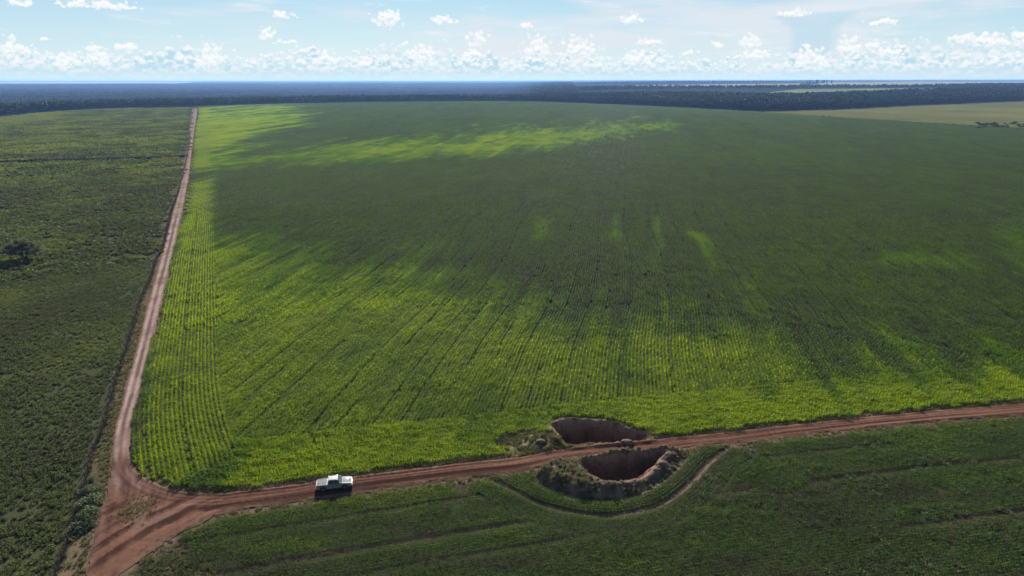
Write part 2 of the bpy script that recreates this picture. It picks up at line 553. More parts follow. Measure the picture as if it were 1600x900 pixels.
STRIP = np.vstack([FRONT, radial(FRONT, np.interp(FRONT[:, 0], [0, 400, 1500], [60, 760, 900]))[::-1]])
PALE = np.vstack([GP([(1190, 176), (1250, 180), (1400, 189), (1600, 201), (1990, 232)]), FRONT[::-1][:6]])


LEFT_FRONT_PX = [(-300, 207), (-120, 191), (0, 181), (60, 175), (150, 169.8), (300, 166), (400, 162.5), (550, 159.5), (700, 157.8), (830, 157.2)]
LEFT_FRONT = GP(LEFT_FRONT_PX)
FR_R = np.hypot(LEFT_FRONT[:, 0], LEFT_FRONT[:, 1]); FR_A = np.degrees(np.arctan2(LEFT_FRONT[:, 0], LEFT_FRONT[:, 1]))


def height(x, y):
    x = np.asarray(x, float); y = np.asarray(y, float)
    r = np.hypot(x, y)
    azd = np.degrees(np.arctan2(x, y))
    h = (fbm(x / 7, y / 7, 3, 3) - 0.5) * 0.18 * sstep(r, 0, 60) * (r < 3000)
    rise = 27.0 * sstep(r, 1650, 3900) * sstep(azd, -4, 12) + 6.0 * sstep(r, 4000, 9000) * sstep(azd, -10, 12)
    rise = np.where(y > 0, rise, 0)
    h = h + rise
    if len(h.shape):
        up = (r > 1200) & (r < 3400) & (azd > -2) & (y > 0)
        if np.any(up):
            ds = sdf(x[up], y[up], STRIP)
            h[up] += 4.0 * sstep(ds, -40, 260)
    # the land falls away beyond the pasture into the wide forested valley
    drop = 27.0 * sstep(r - np.interp(azd, FR_A, FR_R), 35, 950) * (1 - sstep(r, 7000, 11000)) * sstep(azd, 3.5, 0.0)
    h = h - np.where(y > 0, drop, 0)
    swell = (fbm(x / 900, y / 900, 8, 2) - 0.5) * 12 * sstep(r, 2200, 5000)
    h = h + np.where(y > 0, swell, 0)
    loc = (x > -12) & (x < 50) & (y > 70) & (y < 125)
    if np.any(loc):
        xl, yl = x[loc], y[loc]
        hl = h[loc]
        wob = (fbm(xl / 1.5, yl / 1.5, 21, 4) - 0.5)
        gully = (fbm(xl / 0.8, yl / 2.4, 22, 3) - 0.5)
        # upper pit
        du = sdf(xl, yl, PIT_U) + wob * 1.3 + gully * .6
        y0, y1 = PIT_U[:, 1].min(), PIT_U[:, 1].max()
        nearness = np.clip((y1 - yl) / (y1 - y0), 0, 1)
        east = sstep(xl, 18.5, 23.5)
        hl = hl - (3.6 - 2.6 * east) * sstep(du, -0.1, 1.1 + 2.6 * nearness ** 2) * (1 + .35 * wob)
        # spoil heap west of it
        hl = hl + 0.85 * np.exp(-(((xl - MOUND[0]) / 3.0) ** 2 + ((yl - MOUND[1]) / 3.4) ** 2) ** 1.3) * (1 + wob) * (du < 0.4)
        hl = hl + 0.28 * sstep(du, -1.8, -0.5) * sstep(du, 0.1, -0.3)
        # lower pit
        dl = sdf(xl, yl, PIT_L) + wob * 1.3 + gully * .6
        y0, y1 = PIT_L[:, 1].min(), PIT_L[:, 1].max()
        nearness = np.clip((y1 - yl) / (y1 - y0), 0, 1)
        eastL = sstep(xl, 20.0, 24.0) * (1 - nearness)
        hl = hl - (3.0 - 1.8 * eastL) * sstep(dl, -0.1, 1.0 + 3.4 * nearness ** 1.5 + 5.0 * nearness * sstep(xl, 11, 18)) * (1 + .35 * wob)
        # bank thrown up round its southern side
        dt = dist_line(xl, yl, TOE)
        ins = inside(xl, yl, TOE_POLY)
        ends = sstep(np.abs(xl - 14.0), 17.5, 9.0)
        prof = sstep(dt, 0.0, 2.4) * sstep(dl, 1.4, -1.2)
        lump = fbm(xl / .7, yl / .7, 23, 3) - .5
        hl = hl + np.where(ins, prof * (1.45 + wob * 1.9 + lump * .8) * ends, 0)
        # low terrace outside the bank, shallow drain along its foot
        ia = inside(xl, yl, ARC_POLY) & ~ins
        da = dist_line(xl, yl, ARC)
        hl = hl + np.where(ia, 0.18 * sstep(da, 0.3, 1.6) * sstep(dt, 0.2, 1.0), 0)
        hl = hl - 0.10 * np.exp(-(da / 0.45) ** 2)
        h[loc] = hl
    return h


def h1(x, y):
    return float(height(np.array([x]), np.array([y]))[0])


_ts = np.geomspace(300, 29000, 900)


def Gh(px, py):
    """ground point under a far pixel on the swelling land"""
    d = ray_dir(px, py)
    n = math.hypot(d[0], d[1])
    x, y, z = d[0] / n * _ts, d[1] / n * _ts, HC + d[2] / n * _ts
    hit = np.nonzero(z < height(x, y))[0]
    i = hit[0] if len(hit) else len(_ts) - 1
    return (x[i], y[i])


# crop vigour over the big field (ripeness and stand differ in streaks along the drill rows)
ROW_AZ = math.radians(9.06)
RD = np.array([math.sin(ROW_AZ), math.cos(ROW_AZ)]); RN = np.array([RD[1], -RD[0]])
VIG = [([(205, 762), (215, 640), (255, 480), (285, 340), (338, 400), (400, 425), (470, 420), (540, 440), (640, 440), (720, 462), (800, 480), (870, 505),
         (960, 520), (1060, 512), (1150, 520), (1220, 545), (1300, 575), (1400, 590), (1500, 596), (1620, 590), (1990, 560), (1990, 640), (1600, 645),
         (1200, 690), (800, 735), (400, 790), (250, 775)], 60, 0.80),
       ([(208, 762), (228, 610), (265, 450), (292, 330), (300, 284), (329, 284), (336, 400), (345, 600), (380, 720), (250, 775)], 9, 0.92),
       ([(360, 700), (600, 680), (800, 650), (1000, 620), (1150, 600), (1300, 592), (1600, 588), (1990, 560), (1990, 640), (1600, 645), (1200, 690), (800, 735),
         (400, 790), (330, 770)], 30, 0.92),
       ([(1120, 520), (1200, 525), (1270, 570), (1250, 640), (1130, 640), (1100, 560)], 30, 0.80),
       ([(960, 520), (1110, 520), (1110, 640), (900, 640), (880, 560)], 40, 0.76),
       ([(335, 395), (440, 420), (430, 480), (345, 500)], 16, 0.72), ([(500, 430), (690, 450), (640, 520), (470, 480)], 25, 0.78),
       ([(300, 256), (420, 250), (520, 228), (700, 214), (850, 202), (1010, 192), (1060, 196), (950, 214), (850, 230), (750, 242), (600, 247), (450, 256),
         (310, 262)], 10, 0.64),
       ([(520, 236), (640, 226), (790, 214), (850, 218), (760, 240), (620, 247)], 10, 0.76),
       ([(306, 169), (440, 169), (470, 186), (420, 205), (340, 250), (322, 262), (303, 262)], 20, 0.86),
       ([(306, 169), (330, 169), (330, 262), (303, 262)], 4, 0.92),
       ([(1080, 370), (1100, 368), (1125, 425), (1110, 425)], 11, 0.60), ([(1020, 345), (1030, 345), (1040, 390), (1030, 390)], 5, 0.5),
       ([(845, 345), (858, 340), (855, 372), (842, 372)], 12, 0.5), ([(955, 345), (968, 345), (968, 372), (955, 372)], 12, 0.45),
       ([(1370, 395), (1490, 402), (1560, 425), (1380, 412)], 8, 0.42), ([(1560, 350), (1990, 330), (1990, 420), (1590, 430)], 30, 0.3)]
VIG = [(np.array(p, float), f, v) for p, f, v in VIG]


def vigour(x, y):
    x = np.asarray(x, float); y = np.asarray(y, float)
    px, py = to_px(x, y)
    u, t = x * RN[0] + y * RN[1], x * RD[0] + y * RD[1]
    streak = fbm(u / 2.2, t / 34.0, 31, 3) - 0.5
    mott = fbm(x / 11.0, y / 16.0, 32, 4) - 0.5
    big = fbm(x / 60, y / 90, 33, 3) - 0.5
    streak = streak + (fbm(u / 15.0, t / 130.0, 34, 3) - .5) * 1.3 * sstep(np.hypot(x, y), 350, 700)
    v = np.full(x.shape, 0.10)
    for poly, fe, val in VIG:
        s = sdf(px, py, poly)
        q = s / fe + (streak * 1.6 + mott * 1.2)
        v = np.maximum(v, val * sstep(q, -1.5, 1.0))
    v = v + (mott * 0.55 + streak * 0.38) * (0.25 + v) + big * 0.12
    return np.clip(v, 0, 1)


# ------------------------------------------------------------------ ground sheet
def lines(core, first, far_lo, far_hi, g=1.045):
    """graded grid lines: core = [(start, end, step)...]"""
    L = []
    for a, b, s in core:
        L += list(np.arange(a, b, s))
    L.append(core[-1][1])
    lo, s = [L[0]], first
    while lo[-1] > far_lo:
        s *= g; lo.append(lo[-1] - s)
    hi, s = [L[-1]], first
    while hi[-1] < far_hi:
        s *= g; hi.append(hi[-1] + s)
    return np.array(lo[::-1][:-1] + L + hi[1:])


def build_ground():
    xs = lines([(-75, -8, .7), (-8, 46, .26), (46, 150, .8)], .9, -29000, 29000)
    ys = lines([(64, 74, .6), (74, 120, .26), (120, 170, .8)], .9, -900, 30000, 1.035)
    X, Y = np.meshgrid(xs, ys)
    x, y = X.ravel(), Y.ravel()
    z = height(x, y)
    nx, ny = len(xs), len(ys)
    i = (np.arange(ny - 1)[:, None] * nx + np.arange(nx - 1)[None]).ravel()
    F = np.c_[i, i + 1, i + nx + 1, i + nx]
    me = mesh_np('ground', np.c_[x, y, z], F, True)
    n = len(x)
    C = np.tile(np.array([0.030, 0.042, 0.022]), (n, 1))                     # far woodland floor
    r = np.hypot(x, y)
    near = (r < 2600) & (y > -60)
    xi, yi = x[near], y[near]
    c = C[near]
    pin = inside(xi, yi, PASTURE)
    pn = fbm(xi / 22, yi / 30, 51, 4)[:, None]
    pc = np.array([0.046, 0.043, 0.028]) * (1 - pn) + np.array([0.050, 0.064, 0.026]) * pn
    c = np.where(pin[:, None], pc, c)
    fin = inside(xi, yi, FIELD)
    v = np.zeros(len(xi)); v[fin] = vigour(xi[fin], yi[fin])
    v = v[:, None]
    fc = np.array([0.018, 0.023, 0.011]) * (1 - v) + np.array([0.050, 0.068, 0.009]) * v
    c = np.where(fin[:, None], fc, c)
    low = (~fin) & (~pin) & (yi < 160)
    ln = fbm(xi / 9, yi / 5, 52, 4)[:, None]
    lc = np.array([0.052, 0.042, 0.030]) * (1 - ln) + np.array([0.022, 0.028, 0.014]) * ln
    c = np.where(low[:, None], lc, c)
    # bare verges along the road and the track
    m = (yi < 700) & (r[near] < 800)
    xm, ym = xi[m], yi[m]
    d = np.minimum(dist_line(xm, ym, EB[::2]), np.minimum(dist_line(xm, ym, EL[::2]), dist_line(xm, ym, ES[::2])))
    wn = fbm(xm / 2.5, ym / 2.5, 53, 3)
    vg = sstep(d, 2.2, 0.2) * sstep(wn, 0.30, 0.62)
    dry = np.array([0.15, 0.10, 0.075])
    c[m] = c[m] * (1 - vg[:, None]) + dry * vg[:, None]
    # strip between fence and track: ochre grass
    df = dist_line(xm, ym, FENCE[::2])
    st = (~inside(xm, ym, PASTURE)) & (~inside(xm, ym, FIELD)) & (df < 9) & (xm < -28)
    sg = fbm(xm / 3, ym / 6, 54, 3)[:, None]
    c[m] = np.where(st[:, None], np.array([0.055, 0.048, 0.024]) * (1 - sg) + np.array([0.14, 0.10, 0.07]) * sg, c[m])
    # the pits and their spoil
    q = (xi > -14) & (xi < 50) & (yi > 70) & (yi < 125)
    xq, yq = xi[q], yi[q]
    cq = c[q]
    wob = fbm(xq / 1.3, yq / 1.3, 55, 4)
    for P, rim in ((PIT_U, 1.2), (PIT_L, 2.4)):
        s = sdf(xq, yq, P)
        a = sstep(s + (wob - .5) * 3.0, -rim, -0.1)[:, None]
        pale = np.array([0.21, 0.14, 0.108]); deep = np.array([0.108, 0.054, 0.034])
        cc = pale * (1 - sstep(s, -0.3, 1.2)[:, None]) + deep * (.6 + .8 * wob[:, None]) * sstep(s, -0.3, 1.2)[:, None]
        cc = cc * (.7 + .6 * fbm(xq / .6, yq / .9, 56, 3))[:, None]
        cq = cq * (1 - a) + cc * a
    tp = inside(xq, yq, TOE_POLY) & (sdf(xq, yq, PIT_L) < 0)
    mix = sstep(wob, 0.35, 0.65)[:, None]
    cq = np.where(tp[:, None], np.array([0.06, 0.048, 0.034]) * mix + np.array([0.15, 0.105, 0.082]) * (1 - mix), cq)
    for L_, w_ in ((TOE, 0.40), (ARC, 0.30)):
        a = (sstep(dist_line(xq, yq, L_) + (wob - .5) * 1.0, w_ + .25, w_ - .2) * (.25 + .6 * sstep(fbm(xq / 3, yq / 3, 57, 3), .35, .6)))[:, None]
        cq = cq * (1 - a) + np.array([0.15, 0.108, 0.08]) * a
    a = np.exp(-(((xq - MOUND[0] + 1.5) / 6.0) ** 2 + ((yq - MOUND[1]) / 5.0) ** 2))
    a = (a * sstep(wob, 0.3, 0.6) * (sdf(xq, yq, PIT_U) < 0))[:, None]
    cq = cq * (1 - a) + np.array([0.25, 0.185, 0.13]) * a
    c[q] = cq
    # corner of thin crop by the junction
    C[near] = c
    px, py = to_px(x, y)
    set_col(me, 'tint', C)
    add('ground', me, M['ground'], kind='structure')


build_ground()


# ------------------------------------------------------------------ dirt road and track
def build_road():
    step = lambda P: P
    ring = np.vstack([EB, ES, EL[::-1]])
    jit = np.c_[fbm(ring[:, 0] / 1.3, ring[:, 1] / 1.3, 61, 3), fbm(ring[:, 0] / 1.3, ring[:, 1] / 1.3, 62, 3)] - 0.5
    r = np.linalg.norm(ring, axis=1, keepdims=True)
    ring = ring + jit * np.where(r < 900, 0.9, 0.0)
    fine = []
    seg = np.linalg.norm(np.roll(ring, -1, 0) - ring, axis=1)
    for i in range(len(ring)):
        n = max(1, int(seg[i] / max(0.5, np.linalg.norm(ring[i]) * 0.004)))
        for q in range(n):
            fine.append(ring[i] + (ring[(i + 1) % len(ring)] - ring[i]) * q / n)
    fine = np.array(fine)
    fine = fine + (rng.random(fine.shape) - 0.5) * np.minimum(0.22, 0.002 * np.linalg.norm(fine, axis=1, keepdims=True))
    pts = []
    for (ya, yb, s, xa, xb) in ((40, 75, .5, -60, 20), (75, 150, .27, -110, 200), (150, 300, .4, -210, 200), (300, 700, 1.0, -420, 0), (700, 1900, 2.2, -950, 0)):
        gx, gy = np.meshgrid(np.arange(xa, xb, s), np.arange(ya, yb, s))
        p = np.c_[gx.ravel(), gy.ravel()] + (rng.random((gx.size, 2)) - .5) * s * .5
        p = p[inside(p[:, 0], p[:, 1], fine)]
        keep = dist_line(p[:, 0], p[:, 1], ring) > s * 0.4
        pts.append(p[keep])
    pts = np.vstack(pts)
    allp = np.vstack([fine, pts])
    v2, _, f, _, _, _ = geometry.delaunay_2d_cdt([Vector(p) for p in allp], [], [list(range(len(fine)))], 1, 1e-4)
    V = np.array([(q[0], q[1]) for q in v2])
    F = np.array([t for t in f if len(t) == 3])
    x, y = V[:, 0], V[:, 1]
    dB, dL, dS = dist_line(x, y, EB), dist_line(x, y, EL), dist_line(x, y, ES)
    dA = np.minimum(dL, dS)
    edge = np.minimum(dB, dA)
    u = dB / (dA + dB + 1e-6)
    rise = 0.17 + 0.07 * sstep(edge, 1.0, 0.3) * (fbm(x / 1.1, y / 1.1, 63, 2)) - 0.15 * sstep(edge, 0.45, 0.0)
    along_ = (x + y) / 26
    rut = np.zeros(len(x))
    for c_, w_ in ((0.30, .085), (0.70, .085)):
        rut += np.exp(-((u - c_ - (fbm(x / 30, y / 30, 64, 2) - .5) * .12) / w_) ** 2)
    z = height(x, y) + rise - 0.07 * rut + 0.10 * (fbm(dB * 2.2, along_, 66, 3) - .5)
    z[np.hypot(x, y) > 300] += 0.10
    me = mesh_np('dirt_road', np.c_[x, y, z], F, True)
    px, py = to_px(x, y)
    # the sandy track to the north is pale, the road and the junction are red
    pale = sstep(py + (fbm(x / 6, y / 6, 65, 3) - .5) * 90, 790, 640) * np.where((py < 700) & (px < 345), 1.0, sstep(px, 330, 230))
    red = np.array([0.130, 0.067, 0.046]); red2 = np.array([0.040, 0.021, 0.016])
    pk = np.array([0.255, 0.185, 0.160]); pk2 = np.array([0.090, 0.056, 0.048])
    st = fbm(dB * 2.6, (x + y) / 26, 66, 4)
    st2 = fbm(dA * 2.4, (x - y) / 22, 67, 4)
    st3 = fbm(dS * 1.5, (x + .6 * y) / 24, 75, 4); st4 = fbm(dL * 1.5, y / 24, 76, 4)
    lowj = sstep(py, 770, 800) * sstep(px, 330, 280)
    mixr = sstep((0.6 * st + 0.4 * st2) * (1 - lowj) + (.6 * st3 + .4 * st4) * lowj, 0.36, 0.62)[:, None]
    c_red = red2 * (1 - mixr) + red * mixr
    c_red = c_red * (1 + 0.55 * np.clip(rut - .2, 0, 1)[:, None] * (0.5 + st2[:, None]) * 0.6)
    mid = np.exp(-((u - 0.50) / 0.15) ** 2) * sstep(fbm(x / 2.5, y / 7, 68, 3), 0.36, 0.6)
    lane = np.exp(-((u - 0.40) / 0.10) ** 2) * 0.6
    m2 = np.clip(mid + lane * sstep(st, .45, .7) + 0.45 * sstep(st, .52, .75), 0, 1)[:, None]
    twin = np.exp(-((u - .27) / .12) ** 2) + np.exp(-((u - .72) / .12) ** 2)
    m2 = np.clip(1.0 - twin * (.45 + .9 * sstep(fbm(x / 3, y / 9, 77, 3), .3, .6)) + (m2[:, 0] - .5) * .4, 0, 1)[:, None]
    c_pk = pk * 1.15 * (1 - m2) + pk2 * 1.25 * m2
    C = c_red * (1 - pale[:, None]) + c_pk * pale[:, None]
    # dry crust along both edges, paler sand at the meeting of the ways
    eg = (sstep(edge + (fbm(x / 1.2, y / 1.2, 69, 3) - .5) * 1.2, 0.65, 0.1) * 0.75)[:, None]
    C = C * (1 - eg) + np.array([0.155, 0.098, 0.075]) * eg
    jn = (np.exp(-(((px - 250) / 90) ** 2 + ((py - 815) / 22) ** 2)) * sstep(st2, .48, .7) * .8)[:, None]
    C = C * (1 - jn) + np.array([0.16, 0.098, 0.078]) * jn
    isl = (np.exp(-(((px - 216) / 17) ** 2 + ((py - 795) / 11) ** 2)) * sstep(fbm(x / .9, y / .9, 70, 3), .35, .6) * .9)[:, None]
    C = C * (1 - isl) + np.array([0.12, 0.095, 0.055]) * isl
    set_col(me, 'tint', C)
    add('dirt_road', me, M['road'], kind='structure')


build_road()


# ------------------------------------------------------------------ plant prototypes (mesh data only; scattered below)
def blades(base, az, lean, length, width, droop, nseg=3):
    """arching leaf blades; every argument an array of n"""
    n = len(az)
    V = np.zeros((n, nseg * 2 + 1, 3))
    dx, dy = np.cos(az), np.sin(az)
    for s in range(nseg + 1):
        t = s / nseg
        out = length * (np.sin(lean) * t + droop * t * t * 0.5)
        up = length * (np.cos(lean) * t - droop * t * t)
        cx, cy, cz = base[:, 0] + dx * out, base[:, 1] + dy * out, base[:, 2] + up
        w = width * (0.55 + 0.9 * t - 1.45 * t * t) if s < nseg else 0
        if s < nseg:
            V[:, 2 * s] = np.c_[cx - dy * w, cy + dx * w, cz]
            V[:, 2 * s + 1] = np.c_[cx + dy * w, cy - dx * w, cz]
        else:
            V[:, 2 * s] = np.c_[cx, cy, cz]
    F = []
    o = (np.arange(n) * (nseg * 2 + 1))[:, None]
    for s in range(nseg - 1):
        a = 2 * s
        F += [o + [[a, a + 1, a + 3]], o + [[a, a + 3, a + 2]]]
    a = 2 * (nseg - 1)
    F.append(o + [[a, a + 1, a + 2]])
    return V.reshape(-1, 3), np.vstack(F)


def cards(cen, size, flat=0.0):
    """single leaf or leaf-spray faces, four-cornered, each slightly folded"""
    n = len(cen)
    a = rng.normal(size=(n, 3)); a[:, 2] *= (1 - flat)
    a /= np.linalg.norm(a, axis=1, keepdims=True)
    b = rng.normal(size=(n, 3)); b -= a * np.sum(a * b, 1, keepdims=True)
    if flat:
        b[:, 2] *= (1 - flat)
    b /= np.linalg.norm(b, axis=1, keepdims=True)
    nrm = np.cross(a, b)
    s = np.asarray(size).reshape(-1, 1)
    V = np.stack([cen - a * s, cen - b * s * .55 + nrm * s * .2, cen + a * s, cen + b * s * .55 + nrm * s * .2], 1)
    o = (np.arange(n) * 4)[:, None]
    F = np.vstack([o + [[0, 1, 2]], o + [[0, 2, 3]]])
    return V.reshape(-1, 3), F


def join(parts):
    V, F, o = [], [], 0
    for v, f in parts:
        V.append(v); F.append(f + o); o += len(v)
    return np.vstack(V), np.vstack(F)


def proto(name, vf, mat):
    me = mesh_np(name, *vf)
    me.materials.append(mat)
    return bpy.data.objects.new(name, me)          # not linked: only scattered


def row_piece(length, step, leaves, hgt, lw, ll, seg=3, across=0.06):
    """a run of drilled maize along +Y"""
    ys = np.arange(-length / 2, length / 2, step) + rng.normal(0, step * .15, int(math.ceil(length / step)) if False else len(np.arange(-length / 2, length / 2, step)))
    P = []
    for y in ys:
        hh = hgt * rng.uniform(.75, 1.15)
        n = leaves
        az = rng.uniform(0, 2 * math.pi, n)
        bz = hh * rng.uniform(.05, .62, n)
        base = np.c_[np.full(n, rng.normal(0, across)), np.full(n, y), bz]
        P.append(blades(base, az, rng.uniform(.15, .75, n), ll * rng.uniform(.7, 1.2, n), lw * rng.uniform(.7, 1.2, n), rng.uniform(.15, .6, n), seg))
    return join(P)


def low_row(length, n, hgt, wid, size):
    c = np.c_[rng.normal(0, wid, n), rng.uniform(-length / 2, length / 2, n), hgt * np.sqrt(rng.uniform(0.04, 1, n))]
    return cards(c, size * rng.uniform(.6, 1.3, n), 0.35)


def tuft(n, rad, hgt, lw, nleaf=0):
    a = rng.uniform(0, 2 * math.pi, n)
    rr = rad * .45 * np.sqrt(rng.uniform(0, 1, n))
    P = [blades(np.c_[rr * np.cos(a), rr * np.sin(a), np.zeros(n)], a + rng.normal(0, .7, n), rng.uniform(.1, .8, n),
                hgt * rng.uniform(.6, 1.2, n), lw * rng.uniform(.6, 1.3, n), rng.uniform(.05, .45, n), 2)]
    if nleaf:
        d = rng.normal(size=(nleaf, 3)); d /= np.linalg.norm(d, axis=1, keepdims=True)
        c = d * np.array([rad * .8, rad * .8, hgt * .45]) * rng.uniform(.55, 1, (nleaf, 1)) + [0, 0, hgt * .5]
        c[:, 2] = np.abs(c[:, 2])
        P.append(cards(c, lw * 2.2 * rng.uniform(.6, 1.3, nleaf), .2))
    return join(P)


def spread_patch(maker, size, n, smin=.7, smax=1.3):
    P = []
    for q in range(n):
        v, f = maker()
        a = rng.uniform(0, 2 * math.pi); s = rng.uniform(smin, smax)
        x, y = rng.uniform(-size / 2, size / 2, 2)
        R = np.array([[math.cos(a), -math.sin(a), 0], [math.sin(a), math.cos(a), 0], [0, 0, 1]])
        P.append((v @ R.T * s + [x, y, 0], f))
    return join(P)


def crown_vf(rx, rz, n, size, lobes, shell=.55):
    """uneven crown: leaf sprays over a handful of lobes"""
    P = []
    for q in range(lobes):
        a = rng.uniform(0, 2 * math.pi)
        r = rng.uniform(0.15, .62) if q else 0
        c = np.array([math.cos(a) * r * rx, math.sin(a) * r * rx, rng.uniform(-.35, .45) * rz])
        s = rng.uniform(.38, .62)
        m = n // lobes
        d = rng.normal(size=(m, 3)); d /= np.linalg.norm(d, axis=1, keepdims=True)
        d[:, 2] = np.where(d[:, 2] < -.3, d[:, 2] * .5, d[:, 2])
        P.append(cards(c + d * np.array([rx * s, rx * s, rz * s * 1.1]) * (shell + (1 - shell) * rng.random((m, 1)) ** .6), size * rng.uniform(.6, 1.4, m), .15))
    return join(P)


def scatter(name, x, y, rot, scl, idx, vig, protos, z=None, sink=0.0, **kw):
    """one object of uncountable plants: points carrying rotation, size and vigour, instanced by geometry nodes"""
    n = len(x)
    if z is None:
        z = height(x, y)
    me = bpy.data.meshes.new(name)
    me.vertices.add(n)
    me.vertices.foreach_set('co', np.c_[x, y, z - sink].astype(np.float32).ravel())
    for nm, tp, arr in (('rotz', 'FLOAT', rot), ('vig', 'FLOAT', vig), ('pidx', 'INT', idx)):
        a = me.attributes.new(nm, tp, 'POINT')
        a.data.foreach_set('value', np.broadcast_to(arr, (n,)).astype(np.float32 if tp == 'FLOAT' else np.int32))
    a = me.attributes.new('scl', 'FLOAT_VECTOR', 'POINT')
    s = np.asarray(scl, np.float32)
    if s.ndim == 1:
        s = np.c_[s, s, s]
    a.data.foreach_set('vector', np.ascontiguousarray(np.broadcast_to(s, (n, 3)), np.float32).ravel())
    me.update()
    o = add(name, me, None, **kw)
    g = bpy.data.node_groups.new(name, 'GeometryNodeTree')
    g.interface.new_socket('Geometry', in_out='INPUT', socket_type='NodeSocketGeometry')
    g.interface.new_socket('Geometry', in_out='OUTPUT', socket_type='NodeSocketGeometry')
    gi, go = g.nodes.new('NodeGroupInput'), g.nodes.new('NodeGroupOutput')
    jn = g.nodes.new('GeometryNodeJoinGeometry')
    for p in protos[::-1]:
        oi = g.nodes.new('GeometryNodeObjectInfo')
        oi.inputs['Object'].default_value = p
        oi.inputs['As Instance'].default_value = True
        g.links.new(oi.outputs['Geometry'], jn.inputs[0])
    ip = g.nodes.new('GeometryNodeInstanceOnPoints')
    g.links.new(gi.outputs[0], ip.inputs['Points'])
    g.links.new(jn.outputs[0], ip.inputs['Instance'])
    ip.inputs['Pick Instance'].default_value = True

    def named(nm, tp):
        q = g.nodes.new('GeometryNodeInputNamedAttribute')
        q.data_type = tp
        q.inputs['Name'].default_value = nm
        return q.outputs[0]
    g.links.new(named('pidx', 'INT'), ip.inputs['Instance Index'])
    cx = g.nodes.new('ShaderNodeCombineXYZ')
    g.links.new(named('rotz', 'FLOAT'), cx.inputs[2])
    g.links.new(cx.outputs[0], ip.inputs['Rotation'])
    g.links.new(named('scl', 'FLOAT_VECTOR'), ip.inputs['Scale'])
    g.links.new(ip.outputs[0], go.inputs[0])
    md = o.modifiers.new('plants', 'NODES')
    md.node_group = g
    return o


# ------------------------------------------------------------------ the big maize field
SP_ = 0.75


def along(poly, step):
    """points, headings along a polyline"""
    p = resample(poly, step)
    t = np.gradient(p, axis=0)
    t /= np.linalg.norm(t, axis=1, keepdims=True)
    return p, t


def rows_from(poly, n, step, side, k0=0.6):
    """rows parallel to a line, SP_ apart"""
    p, t = along(poly, step)
    nr = np.c_[t[:, 1], -t[:, 0]] * side
    P, A = [], []
    for k in range(n):
        P.append(p + nr * (k0 + k * SP_) + t * rng.uniform(-.5, .5) * step)
        A.append(np.arctan2(-t[:, 0], t[:, 1]))
    return np.vstack(P), np.concatenate(A), np.repeat(np.arange(n), len(p))


def in_view(x, y, margin=120, zt=2.0):
    px, py = to_px(x, y)
    return (px > -margin) & (px < 1600 + margin) & (py < 900 + margin) & (y > 20)


